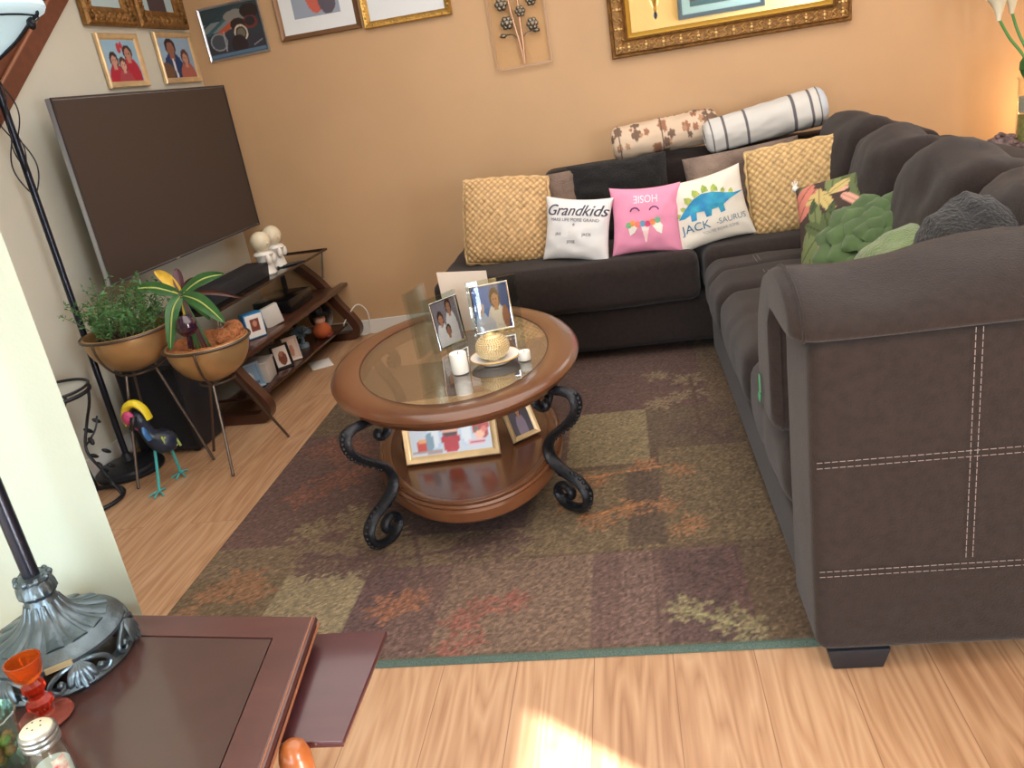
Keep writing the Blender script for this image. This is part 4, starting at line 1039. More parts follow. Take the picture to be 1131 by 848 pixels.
# ================================================================== SMALL IRON PLANT STAND (partly behind the near wall)
t = thing('iron_side_table', 'small round black iron stand with leaf scrolls, half hidden by the near wall', 'plant stand', (-2.265, 2.735, 0))
bm = B()
def ring(bm, r, z, rr, n=40, c=(0,0)): tube(bm, [(c[0]+r*math.cos(2*PI*k/n), c[1]+r*math.sin(2*PI*k/n), z) for k in range(n)], rr, 8, closed=True)
ring(bm, .135, .475, .008); ring(bm, .135, .495, .006); obj('top_ring', bm, M_iron, t)
bm = B(); lathe(bm, [(0,.486),(.128,.486),(.128,.491),(0,.491)], n=36); obj('top_plate', bm, mat('grey_glass_plate', (176,178,172), .15), t)
bm = B(); ring(bm, .125, .012, .009); obj('base_ring', bm, M_iron, t)
for k in range(4):
    a = k*PI/2+.35; c, s = math.cos(a), math.sin(a)
    bm = B(); tube(bm, smoothpath([(.133*c,.133*s,.475),(.12*c,.12*s,.42),(.075*c-.03*s,.075*s+.03*c,.33),(.05*c,.05*s,.23),(.085*c,.085*s,.12),(.12*c,.12*s,.012)],6), .006, 7); lg = obj('leg', bm, M_iron, t)
    bm = B()
    tube(bm, smoothpath([(.055*c,.055*s,.25),(.10*c-.02*s,.10*s+.02*c,.30),(.118*c-.04*s,.118*s+.04*c,.35)],5), .004, 6)
    for (r_, z, d) in ((.09,.17,-.04),(.105,.13,.04),(.11,.2,.03),(.095,.28,-.05),(.115,.09,-.05),(.11,.33,.04)):
        ball(bm, (r_*c-d*s, r_*s+d*c, z), .024, (.9,.45,.35), 8, 6, Matrix.Rotation(a+d*20, 3, 'Z') @ Matrix.Rotation(.7, 3, 'Y'))
    obj('iron_leaves', bm, M_iron, lg)

# ================================================================== BRASS PLANTERS ON WIRE STANDS
def planter_stand(label, c, r, zr, feet):
    t = thing('plant_stand', label, 'plant stand', (c[0], c[1], 0), 0, 'wire plant stands')
    bm = B(); ring(bm, r+.006, zr-.004, .006, 48); obj('rim_ring', bm, M_wire, t)
    bm = B(); ring(bm, r*.42, zr-r*.98-.006, .005, 32)
    obj('cradle_ring', bm, M_wire, t)
    for fx, fy in feet:
        fx, fy = fx-c[0], fy-c[1]; d = Vector((fx, fy, 0)).normalized(); k = r+.014
        z0 = zr-r*.98-.006
        bm = B()
        arcp = [(d.x*k*math.cos(a), d.y*k*math.cos(a), zr-.004-k*math.sin(a)*.99) for a in [i*.1 for i in range(13)]]
        p = Vector((d.x*r*.42, d.y*r*.42, z0))
        tube(bm, [Vector(q) for q in arcp]+[p], .005, 7)
        tube(bm, [p, Vector((fx, fy, .006))], .0062, 7); ball(bm, (fx, fy, .006), .0075, (1,1,.8), 8, 6)
        obj('leg', bm, M_wire, t)
def planter_bowl(t, r, material=None):
    bm = B(); pr = [(0,-r)]+[(r*math.cos(a), r*math.sin(a)) for a in [-PI/2+PI/2*i/12 for i in range(1,13)]]+[(r-.004,.003),(r-.010,0)]+[((r-.010)*math.cos(a), (r-.010)*math.sin(a)) for a in [-PI/2*i/8 for i in range(1,8)]]+[(0,-r+.01)]
    lathe(bm, pr, n=48); obj('bowl', bm, M_brass, t)
c1, r1, z1 = (-2.075, 3.03), .172, .632
planter_stand('wire plant stand holding the brass bowl of feathery herbs', c1, r1, z1, ((-2.115,2.835), (-1.885,3.06), (-2.20,3.13)))
t = thing('potted_plant', 'brass bowl planter with feathery green herbs, beside the floor lamp', 'plant', (c1[0], c1[1], z1))
planter_bowl(t, r1)
bm = B(); lathe(bm, [(0,-.02),(.08,-.018),(.135,-.03),(.15,-.05),(0,-.06)], n=28)
for v in bm.verts: v.co.z += .012*noise.noise(v.co*30)
obj('soil', bm, M_soil, t)
bm = B(); rq = random.Random(12); bm2 = B()
for k in range(85):
    a, rr = rq.uniform(0, 2*PI), .115*math.sqrt(rq.random()); p = Vector((rr*math.cos(a)+.015, rr*math.sin(a), -.03))
    L = rq.uniform(.10, .23) if k > 16 else rq.uniform(.23, .30); d = Vector((rq.gauss(.05,.35)+.9*p.x*3, rq.gauss(0,.35)+p.y*2.5, 1.0)).normalized(); bend = Vector((rq.gauss(.15,.5), rq.gauss(0,.5), -.3))
    pts = [p+d*L*f+bend*L*.45*f*f for f in [i/6 for i in range(7)]]
    tube(bm2, pts, [.0022*(1-.6*i/6) for i in range(7)], 4)
    for i in range(2, 13):
        f = .15+.85*i/12; q = p+d*L*f+bend*L*.45*f*f
        for _ in range(3):
            ld = Vector((rq.gauss(0,1), rq.gauss(0,1), rq.gauss(.35,.6))).normalized(); s = rq.uniform(.014,.028); sd = ld.cross(Vector((rq.gauss(0,1),rq.gauss(0,1),rq.gauss(0,1)))).normalized()*s*.16
            vs = [bm.verts.new(q), bm.verts.new(q+ld*s*.5+sd), bm.verts.new(q+ld*s), bm.verts.new(q+ld*s*.5-sd)]; bm.faces.new(vs)
o = obj('foliage', bm, M_leaf, t, smooth=False); obj('stems', bm2, mat('herb_stem', (104,110,70), .8), t)
c2, r2, z2 = (-1.735, 3.02), .166, .548
planter_stand('wire plant stand holding the brass bowl of broad variegated leaves', c2, r2, z2, ((-1.708,2.875), (-1.603,3.232), (-1.93,3.155)))
t = thing('potted_plant', 'brass bowl planter with broad striped leaves and coconut fibre, the one nearer the coffee table', 'plant', (c2[0], c2[1], z2))
planter_bowl(t, r2)
bm = B(); lathe(bm, [(0,-.03),(.09,-.025),(.14,-.02),(.156,.002),(.148,.008),(.12,-.03),(0,-.05)], n=36)
for v in bm.verts: v.co += Vector((1,1,1))*.008*noise.noise(v.co*35)
for k in range(16):
    a = -.6+k*.11; rr = .115; ball(bm, (rr*math.cos(a), rr*math.sin(a)+.02, .012+.012*math.sin(k*1.7)), .032, (1,1,.85), 10, 8)
obj('coconut_liner', bm, M_coco, t)
def leafmat(nm, c, stripe):
    m = mat(nm, c, .4, col2=stripe, vscale=60, stretch=(1,1,1), spec=.5); return m
up = (-.30, -.95); rt_ = (.986, -.16)
def pv(dx, dy, dep=0):
    det = rt_[0]*up[1]-rt_[1]*up[0]; a = (dx*up[1]-dy*up[0])/det; b = (rt_[0]*dy-rt_[1]*dx)/det
    return Vector((a*.0038, dep, b*.0038))
root = Vector((-.045, -.01, -.03)); hub = Vector((-.030, -.03, .205))
GR, GS, PU, YL, BR = (62,110,62), (150,170,96), (74,36,44), (226,186,70), (84,52,44)
for i, (dx, dy, dep, w, c, s, st) in enumerate(((-33,-22,.02,.022,YL,(210,150,70),.55), (-12,-24,.05,.02,PU,(60,28,36),.45), (-48,-8,-.05,.024,GR,(88,134,84),.5), (-2,54,-.08,.026,GR,GS,.75), (56,22,-.06,.030,GR,GS,.8), (40,-20,.06,.022,GR,(176,190,110),.6), (64,4,.05,.010,BR,(60,40,34),.5), (12,-10,.10,.02,PU,(96,44,50),.5), (25,30,.06,.018,GR,(70,100,60),.5))):
    bm = B(); tip = hub+pv(dx, dy, dep); mid = hub+(tip-hub)*.5+Vector((0,0,.035*st if dy < 40 else .05)); a0 = root+Vector((.01*i-.03, .008*(i%3), 0))
    pts = smoothpath([a0, hub-(hub-a0)*.12, hub, mid, tip], 6); n = len(pts); prev = None
    view = Vector((.48,-.88,.0))
    for j, p in enumerate(pts):
        f = j/(n-1); T = (pts[min(j+1,n-1)]-pts[max(j-1,0)]).normalized(); sd = T.cross(view).normalized()
        ww = .005 if f < .5 else max(.0006, w*math.sin(PI*min(1, (f-.46)/.54))**.8)
        row = [bm.verts.new(p+sd*ww*q+view*(-.006*(1-abs(q)) if f > .5 else 0)) for q in (-1, -.5, 0, .5, 1)]
        if prev:
            for z in range(4): bm.faces.new((prev[z], prev[z+1], row[z+1], row[z]))
        prev = row
    lf = obj('leaf', bm, mat('leaf_%d' % i, c, .4, var=.15, vscale=30), t, angle=70)
    if i in (2, 3, 4, 5):
        bm = B(); q = [p+view*.0075 for p in pts[int(n*.52):-1]]; tube(bm, q, [max(.0006, .0035*math.sin(PI*(.08+.9*k/len(q)))) for k in range(len(q))], 5); obj('leaf_stripe', bm, mat('leaf_stripe_green', (176,190,104), .5), lf)
bm = B(); ball(bm, (0,0,.045), .042, (1,1,1.05), 24, 16)
for v in bm.verts: v.co += v.co.normalized()*.006*noise.noise(v.co*70)
tube(bm, [(0,0,.01),(0,0,-.05)], .007, 8); o = obj('watering_globe', bm, mat('dark_purple_glass', (48,22,44), .08, coat=1)); tag(o, 'dark purple glass globe stuck in the coconut fibre planter', 'garden globe', None, (-1.765, 2.95, z2+.045), (0,.15,0))
# ---- bird figurine
t = thing('bird_figurine', 'painted metal bird figurine with yellow crest and teal legs on the floor', 'figurine', (-1.985, 2.86, 0), (0,0,-.1))
bm = B(); sp = smoothpath([(.050,.05,.150),(.035,.03,.175),(.015,.01,.195),(-.002,-.01,.222),(-.012,-.025,.265),(-.018,-.033,.31),(-.022,-.04,.345)], 5); n = len(sp)
rr = [.006,.018,.028,.036,.042,.046,.049,.051,.052,.052,.051,.049,.046,.043,.039,.035,.032,.030,.028,.027,.027,.028,.030,.032,.033,.033,.031,.028,.024,.016,.006]
tube(bm, sp, rr, 16); obj('body', bm, mat('black_blue_feather', (26,27,34), .4, col2=(34,50,76), vscale=18), t)
bm = B()
sweep(bm, smoothpath([(-.062,-.045,.295),(-.066,-.045,.335),(-.045,-.042,.372),(-.012,-.035,.378),(.014,-.028,.35),(.024,-.022,.305)], 6), (.15,-1,0), [.022]*31, [.008+.008*math.sin(PI*i/30) for i in range(31)], 10)
obj('crest', bm, mat('yellow_paint', (228,206,44), .4), t)
bm = B(); ball(bm, (-.040,-.062,.328), .026, (1,.7,1.15), 16, 10); ball(bm, (-.024,-.05,.285), .012, (1,.8,1.4), 10, 8); obj('face', bm, mat('magenta_paint', (190,70,120), .4), t)
bm = B(); sweep(bm, smoothpath([(-.012,-.066,.335),(-.008,-.078,.32),(-.016,-.086,.298),(-.030,-.084,.284)], 5), (.3,-.6,.2), [.013,.014,.015,.015,.015,.014,.014,.013,.012,.011,.010,.009,.008,.006,.004,.002], [.012]*8+[.009]*8, 10); obj('beak', bm, M_blackp, t)
bm = B(); sweep(bm, smoothpath([(-.004,-.04,.285),(.002,-.05,.255),(.008,-.04,.22)], 5), (.2,-1,0), .014, .010, 10); obj('breast', bm, mat('blue_paint', (56,110,170), .4), t)
bm = B()
for k in range(5): sweep(bm, smoothpath([(.03,.0+.008*k,.205),(.048+.005*k,-.02+.012*k,.222-.006*k),(.055+.005*k,-.015+.014*k,.185-.008*k)], 5), (0,1,0), .007, .003, 8)
obj('wing_feathers', bm, mat('pale_green_paint', (150,170,96), .5), t)
M_teal = mat('teal_paint', (70,170,170), .4)
for fx, fy, hx, hy in ((.012,-.088,-.005,-.01), (.005,.075,.03,.03)):
    bm = B(); tube(bm, [(hx,hy,.19),(fx,fy,.012)], .006, 8)
    for a in (-2.4, -1.5, -.6, 1.6): tube(bm, smoothpath([(fx,fy,.014),(fx+.02*math.cos(a),fy+.02*math.sin(a),.012),(fx+.042*math.cos(a),fy+.042*math.sin(a),.003)],4), .0035, 6)
    obj('leg', bm, M_teal, t)

# ================================================================== WALL DECOR
def simple_portrait(*ps): 
    L = []
    for p in ps: L += person(*p)
    return L
RED = (176,36,58)
def onL(y, z, off=.006): return LW(y, off, z)
hung_frame('framed_picture', 'small gold frame with a family in red, left above the television', onL(4.072,1.593), ROT_L, .325, .248, .030, .02, M_goldp, (150,186,208), [('e',.47,.80,.06,.12,(190,60,66)),('e',.56,.86,.04,.10,(190,60,66))]+simple_portrait((.70,.0,1.12,(186,132,112),(44,28,30),RED,False), (.24,-.08,.98,(196,146,128),(50,32,34),RED), (.48,-.16,.92,(206,156,138),(80,52,46),(170,70,80))), group='small photo frames above the television')
hung_frame('framed_picture', 'small gold frame with a man in a blue suit, right above the television', onL(4.571,1.598), ROT_L, .365, .258, .030, .02, M_goldp, (150,178,204), simple_portrait((.34,-.06,1.35,(150,100,80),(40,28,28),(34,58,104),False))+[('l',.36,.02,.33,.45,.03,(220,226,234)),('e',.05,.15,.25,.25,(110,80,60))]+simple_portrait((.74,-.14,1.05,(196,146,126),(90,54,46),(170,96,84))), group='small photo frames above the television')
for (yc, w, lb, sh) in ((4.064, .40, 'left one of two ornate wide gilt frames at the top left', [('e',.5,.6,.25,.3,(120,130,140))]), (4.512, .455, 'right one of two ornate wide gilt frames at the corner', [('r',.2,.0,.75,.5,(70,58,66)),('e',.5,.62,.14,.2,(190,150,130))])):
    hung_frame('framed_picture', lb, onL(yc,1.872), ROT_L, w, .52, .085, .035, M_goldd, (176,200,206), sh, group='ornate gilt frames', orn=.04)
car = [('r',0,.75,1,1,(52,66,70)), ('e',.2,.62,.5,.10,(120,130,132)), ('l',.05,.5,.6,.9,.03,(56,90,100)), ('l',.0,.65,.45,.98,.02,(36,66,76)), ('e',.6,.78,.22,.12,(130,128,124)), ('e',.84,.82,.16,.15,(40,30,30)), ('e',.82,.6,.13,.13,(110,50,44)), ('e',.82,.62,.09,.09,(40,40,44)),
       ('l',.28,.5,.55,.66,.05,(176,86,58)), ('e',.6,.6,.13,.13,(52,36,34)), ('e',.45,.2,.6,.25,(52,52,62)), ('ring',.62,.42,.12,.17,.78,(206,198,176)), ('e',.62,.42,.07,.1,(110,104,90)), ('e',.2,.32,.14,.16,(70,76,84)), ('ring',.2,.32,.15,.18,.85,(140,146,150)), ('e',.55,.2,.14,.2,(44,32,34)), ('r',0,0,1,.08,(86,116,142)), ('l',.3,.12,.32,.5,.012,(150,156,164)), ('l',.8,.14,.95,.22,.01,(140,140,150))]
hung_frame('car_picture', 'picture of a dark vintage racing car in a silver frame, near the corner', (-2.045, 4.786, 1.692), (0,rad(-1.5),0), .36, .28, .013, .014, M_silver, (46,56,64), car, nx=90)
hung_frame('framed_picture', 'thin brown frame with wide white mat on the back wall, left of the gold one', (-1.553, 4.786, 1.728), 0, .465, .50, .026, .022, mat('brown_gold_frame', (120,86,56), .4, metal=.3), (150,160,176), [('e',.5,.4,.2,.35,(196,96,80)),('e',.75,.3,.2,.3,(90,84,96))], .075, M_wmat, group='white matted frames on the back wall')
hung_frame('framed_picture', 'ornate gold frame with wide white mat, right of the thin brown one', (-1.058, 4.786, 1.716), 0, .49, .52, .036, .03, M_gold, (100,96,104), [('e',.5,.5,.3,.3,(180,150,140))], .095, M_wmat, group='white matted frames on the back wall', orn=.035)
# acrylic panel with metal flowers
t = thing('flower_wall_art', 'clear acrylic wall panel with metal flowers left of the mirror', 'wall art', (-.462, 4.786, 1.40), (0, rad(-1), 0))
M_acr = glassy('acrylic', (254,252,248), base=.0, refl=.12, rough=.2)
bm = B(); box(bm, (0, -.020, .32), (.30, .008, .64), .002); obj('panel', bm, M_acr, t, smooth=False)
bm = B(); frame_ring(bm, .304, .644, .005, .010, -.002, [(0,1.5),(0,2.5),(1,2.5),(1,1.5)]); obj('panel_edge', bm, mat('acrylic_edge', (178,140,106), .3), t)
bm = B()
for x, z in ((-.145,.02),(.145,.02)): lathe(bm, [(0,0),(.006,0),(.006,.02),(0,.02)], (0,0,0), 10)
M_pewt = mat('pewter_metal', (120,112,98), .3, metal=.8, var=.3, vscale=40)
bm.free()
for (pts) in (((0,.015),(-.008,.12),(-.03,.28),(-.045,.5)), ((.004,.015),(.01,.12),(.012,.26),(.02,.52))):
    bm = B(); tube(bm, smoothpath([(a,-.030,b) for a, b in pts], 6), [.003+.004*math.sin(PI*min(1,i/18)) for i in range(19)], 7); obj('stem', bm, mat('pale_bronze_stem', (190,150,120), .35, metal=.5), t)
bm = B()
for s in (-1, 1): tube(bm, smoothpath([(s*.005,-.03,.13),(s*.04,-.03,.165),(s*.085,-.03,.165)],5), .003, 6); ball(bm, (s*.09,-.03,.165), .014, (1.4,.6,.8), 8, 6)
obj('bud', bm, M_pewt, t)
for (x, z, s) in ((-.06,.225,.034), (.075,.20,.032), (-.075,.32,.034), (.085,.315,.03), (.02,.27,.028), (-.01,.42,.034), (.07,.45,.03)):
    bm = B(); ball(bm, (x,-.034,z), s*.62, (1,.7,1), 12, 8)
    for k in range(6):
        a = k*PI/3; ball(bm, (x+s*.62*math.cos(a), -.036, z+s*.62*math.sin(a)), s*.42, (1,.5,1), 8, 6)
    obj('flower_head', bm, M_pewt, t)
# mirror
t = thing('wall_mirror', 'large ornate gold framed mirror on the back wall above the sofa', 'mirror', (.62, 4.786, 1.357))
bm = B(); frame_ring(bm, 1.225, .90, .115, .05, 0, [(0,0),(0,.5),(.06,.75),(.14,.6),(.2,.85),(.5,1),(.62,.8),(.68,.55),(.74,.7),(.8,.5),(1,.25),(1,0)])
nf_ = len(bm.faces); w, h, i = 1.225, .90, .048; y = -.048
def run(p, q, st=.045):
    p, q = Vector(p), Vector(q); L = (q-p).length; m = int(L/st); dr = (q-p).normalized(); nr = dr.cross(Vector((0,1,0)))
    for j in range(m+1):
        c = p+dr*(j*L/m)
        if j % 2: ball(bm, c, .010, (1,.7,1), 8, 6); ball(bm, c+nr*.016, .006, (1,.7,1), 6, 5); ball(bm, c-nr*.016, .006, (1,.7,1), 6, 5)
        else: sweep(bm, smoothpath([c-nr*.02-dr*.01, c-nr*.008+dr*.008, c+nr*.008-dr*.006, c+nr*.02+dr*.01], 3), (0,1,0), .006, .004, 6)
A = [(-w/2+i, y, i), (w/2-i, y, i), (w/2-i, y, h-i), (-w/2+i, y, h-i)]
for k in range(4): run(A[k], A[(k+1)%4])
for k, f in enumerate(bm.faces): f.material_index = 0 if k < nf_ else 1
fo = obj('frame', bm, M_goldd, t, angle=30); fo.data.materials.append(mat('bright_gold_ornament', (206,168,106), .35, metal=.6))
bm = B(); frame_ring(bm, w-.18, h-.18, .026, .03, .09); obj('inner_gold_band', bm, mat('yellow_gold_band', (214,172,74), .3, metal=.6), t)
bm = B(); box(bm, (0,-.006,h/2), (w-.22,.004,h-.22)); obj('glass', bm, mat('mirror_glass', (235,238,236), .015, metal=1), t, smooth=False)
# what the mirror shows: picture and pendant on the far side of the room
def rear_picture():
    t = thing('framed_picture', 'blue green framed picture on the rear wall, seen in the mirror', 'picture frame', (1.50, -2.595, 1.72), PI)
    bm = B(); frame_ring(bm, 1.12, .62, .055, .03); obj('frame', bm, mat('slate_frame', (70,88,100), .4), t)
    bm = B(); box(bm, (0,-.004,.31), (1.03,.004,.53)); obj('mat_board', bm, mat('blue_green_mat', (150,186,190), .7), t)
    picture('picture', .80, .34, (74,66,84), [('e',.2,.4,.12,.3,(150,90,100)),('e',.5,.5,.15,.3,(170,110,110)),('e',.8,.4,.13,.35,(120,80,110)),('r',0,0,1,.2,(70,110,116))], t, -.0075, .14)
rear_picture()
t = thing('pendant_lamp', 'small gold pendant lamp with black finial, seen in the mirror', 'lamp', (.56, -1.0, 1.72))
bm = B(); lathe(bm, [(0,0),(.006,.004),(.022,.03),(.026,.05),(.018,.075),(.02,.08),(0,.082)], n=16); obj('finial', bm, M_blackp, t)
bm = B(); lathe(bm, [(0,.08),(.025,.085),(.03,.11),(.02,.13),(.035,.16),(.05,.22),(.03,.28),(.012,.30),(.012,.88),(.05,.88),(0,.882)], n=20); obj('body', bm, M_gold, t)

# ================================================================== RIGHT: side table with vase behind the sofa
t = thing('side_table', 'dark side table behind the sofa carrying the glass vase', 'side table', (2.12, 4.34, 0))
bm = B(); box(bm, (0,0,.648), (.74,.66,.026), .006); obj('table_top', bm, mat('glossy_grey_brown_top', (150,128,110), .15, coat=.6), t)
bm = B(); box(bm, (0,0,.60), (.66,.58,.07), .004); obj('apron', bm, M_darkw, t)
for x in (-1, 1):
    for y in (-1, 1):
        bm = B(); box(bm, (x*.31, y*.27, .30), (.05,.05,.60), .006, taper=.7); obj('leg', bm, M_darkw, t)
ZV = .6615
t = thing('flower_vase', 'tall clear glass vase on the side table at the right edge', 'vase', (1.965, 4.36, ZV))
bm = B(); lathe(bm, [(0,0),(.095,0),(.098,.005),(.088,.02),(.086,.31),(.092,.325),(.089,.325),(.082,.31),(.083,.03),(0,.02)], n=40); obj('glass', bm, M_glass, t)
bm = B(); lathe(bm, [(0,.022),(.080,.022),(.080,.15),(0,.15)], n=32); obj('pebble_filling', bm, mat('olive_pebbles', (150,146,84), .4, col2=(200,196,130), vscale=50, bump=.5, bscale=60), t)
bm = B(); lathe(bm, [(0,.165),(.079,.165),(.079,.235),(0,.235)], n=32); obj('white_filling', bm, mat('white_gravel', (206,206,200), .6, bump=.5, bscale=90), t)
bm = B(); rq = random.Random(8)
for k in range(30):
    a, b = rq.uniform(0, 2*PI), rq.uniform(-.5, 1.3); d = Vector((math.cos(a)*math.cos(b), math.sin(a)*math.cos(b), math.sin(b)*.8))
    q = d.to_track_quat('Z', 'Y').to_matrix()
    ball(bm, Vector((0,0,.375))+d*.075, .046, (.8,1,.16), 10, 6, q)
obj('leaf_cluster', bm, mat('deep_green_leaf', (44,116,58), .5, var=.2, vscale=20), t)
for k, (dx, dy, zt, lb) in enumerate(((-.20,-.02,.66,'leftmost white calla lily in the tall glass vase'), (-.125,.03,.68,'second white calla lily from the left in the tall glass vase'), (-.055,-.03,.69,'third white calla lily from the left in the tall glass vase'), (.03,.03,.72,'fourth white calla lily from the left in the tall glass vase'))):
    f = thing('calla_lily', lb, 'flower', (1.965, 4.36, ZV), 0, 'calla lilies in the vase')
    bx, by = dx*.25, dy*.25+.02*(k-1.5)
    bm = B(); tube(bm, smoothpath([(bx,by,.245),(bx+dx*.15,by,.40),(dx*.75,dy,zt-.15),(dx,dy,zt-.06)], 6), .0065, 8); obj('stem', bm, mat('lily_stem', (84,150,80), .45), f)
    bm = B(); rings = []
    for i in range(10):
        q = i/9; r_ = .010+.040*q**1.5; zz = zt-.07+.13*q
        rings.append([bm.verts.new((dx+r_*math.cos(a)*(1+.15*q), dy+r_*math.sin(a), zz+.035*q*q*math.cos(a+k))) for a in [2*PI*j/20 for j in range(20)]])
    for a, b in zip(rings, rings[1:]):
        for j in range(20): bm.faces.new((a[j], a[(j+1)%20], b[(j+1)%20], b[j]))
    bm.faces.new(rings[0]); obj('spathe', bm, mat('ivory_petal', (228,222,196), .6), f)
    bm = B(); tube(bm, [(dx,dy,zt-.05),(dx,dy,zt+.04)], [.005,.004], 8); obj('spadix', bm, mat('yellow_spadix', (220,180,70), .6), f)
bm = B(); rq = random.Random(2)
for k in range(60):
    x, y, z = rq.gauss(0,.05), rq.gauss(0,.05), 0
    ball(bm, (x, y, .012+max(0, .09*math.exp(-(x*x+y*y)/.004))*rq.random()), rq.uniform(.010,.018), (1,1,.7), 7, 5)
lathe(bm, [(0,0),(.07,0),(.05,.06),(0,.085)], n=14)
o = obj('pinecone_cluster', bm, mat('purple_brown_pinecone', (70,54,56), .7, col2=(150,130,130), vscale=45)); tag(o, 'cluster of dark pinecones beside the glass vase', 'pinecones', None, (1.815, 4.36, ZV))

# ================================================================== END TABLE (foreground left)
RE = -.112; ET = Vector((-.543, 1.022, 0))
def etl(x, y, z=0): return ET + Matrix.Rotation(RE, 3, 'Z') @ Vector((x, y, z))
def end_table():
    t = thing('end_table', 'mahogany wedge-shaped end table in the left foreground with an inlaid top', 'table', ET, 0)
    poly = [Vector((0,0)), Vector((.078,-.60)), Vector((-.72,-.60)), Vector((-.56,.060))]
    def inset(o):
        out = []
        for k in range(4):
            p0, p1, p2 = poly[k-1], poly[k], poly[(k+1)%4]
            d1 = (p1-p0).normalized(); d2 = (p2-p1).normalized(); n1 = Vector((d1.y,-d1.x)); n2 = Vector((d2.y,-d2.x))
            # polygon runs clockwise: inside is on the right of each edge
            a = p0+n1*o; b = p1+n2*o; den = d1.x*d2.y-d1.y*d2.x
            q = ((b.x-a.x)*d2.y-(b.y-a.y)*d2.x)/den; out.append(a+d1*q)
        return out
    prof = [(.0555,.612),(.0555,.620),(.006,.620),(.0,.616),(-.002,.610),(.004,.604),(.0,.599),(.004,.594),(.012,.592),(.0555,.592)]
    bm = B(); rings = [[bm.verts.new((p.x, p.y, z)) for p in inset(o)] for o, z in prof]
    for a, b in list(zip(rings, rings[1:]))+[(rings[-1], rings[0])]:
        for k in range(4): bm.faces.new((a[k], a[(k+1)%4], b[(k+1)%4], b[k]))
    obj('top_frame', bm, M_mahog, t, smooth=False)
    bm = B(); extrude_poly(bm, [tuple(p) for p in inset(.058)], .599, .619, 'z'); obj('top_panel', bm, M_mahogp, t, smooth=False)
    a, b = inset(-.0012)[0], inset(-.0012)[1]
    bm = B(); tube(bm, [(a.x,a.y,.6025),(b.x,b.y,.6025)], .0022, 6); obj('worn_edge', bm, mat('worn_orange_edge', (146,88,56), .35), t)
    a, b = inset(.003)[0], inset(.003)[1]
    bm = B(); tube(bm, [(a.x,a.y,.6195),(b.x,b.y,.6195)], .0012, 6); obj('worn_edge', bm, mat('worn_orange_edge', (146,88,56), .35), t)
    bm = B(); extrude_poly(bm, [tuple(p) for p in inset(.06)], .50, .56, 'z'); obj('apron', bm, M_mahog, t, smooth=False)
    c = inset(.05)
    for x, y, front in ((.046, -.240, True), (c[1].x, c[1].y, False), (c[2].x, c[2].y, False), (c[3].x, c[3].y, False)):
        prof = [(0,.0),(.012,.0),(.016,.05),(.013,.12),(.020,.30),(.022,.45),(.019,.52),(.021,.54),(.0215,.575),(.017,.591),(.009,.598),(0,.599)]
        if not front: prof = [(r, min(z, .56)) for r, z in prof[:8]]+[(0,.56)]
        bm = B(); lathe(bm, prof, (x, y, 0), 20); obj('leg', bm, M_orangew if front else M_mahog, t)
    bm = B(); box(bm, (-.078, -.107, .574), (.37,.228,.012), .003); obj('pull_out_slide', bm, M_tray, t)
    return t
end_table()
# lamp on the end table
LP = Vector((-.923, .945, .620))
t = thing('table_lamp', 'ornate bronze lamp base with a tall dark pole on the end table', 'lamp', LP)
M_bz = mat('pewter_bronze', (86,100,108), .32, metal=.75, var=.3, vscale=25, bump=.15, bscale=80)
bm = B(); lathe(bm, [(.0,.040),(.090,.040),(.097,.044),(.098,.050),(.094,.055),(.088,.057),(.084,.063),(.076,.066),(.060,.071),(.044,.080),(.032,.092),(.025,.106),(.021,.122),(.0,.122)], n=96, flute=0); obj('dome', bm, M_bz, t)
for k in range(14):
    a = 2*PI*k/14; c, s = math.cos(a), math.sin(a)
    bm = B(); sp = smoothpath([(.078*c,.078*s,.0655),(.060*c,.060*s,.0715),(.044*c,.044*s,.080),(.032*c,.032*s,.092),(.023*c,.023*s,.112)],4)
    sweep(bm, sp, (-s, c, 0), [.0125*(1-.72*i/(len(sp)-1)) for i in range(len(sp))], [.0032*(1-.3*i/(len(sp)-1)) for i in range(len(sp))], 10)
    obj('dome_flute', bm, M_bz, t)
bm = B(); lathe(bm, [(0,.118),(.020,.120),(.026,.128),(.025,.140),(.021,.147),(.024,.150),(.024,.154),(.013,.156),(0,.156)], n=40, flute=.10, nf=14)
for k in range(9):
    a = 2*PI*k/9; ball(bm, (.023*math.cos(a), .023*math.sin(a), .152), .005, (1,1,1.2), 8, 6)
obj('collar', bm, M_bz, t)
bm = B(); lathe(bm, [(.0118,.15),(.0118,1.15),(0,1.15)], n=20); obj('pole', bm, M_pole, t)
bm = B(); lathe(bm, [(.082,0),(.100,0),(.102,.004),(.099,.010),(.091,.013),(.084,.010),(.082,.0)], n=60); obj('foot_ring', bm, M_bz, t)
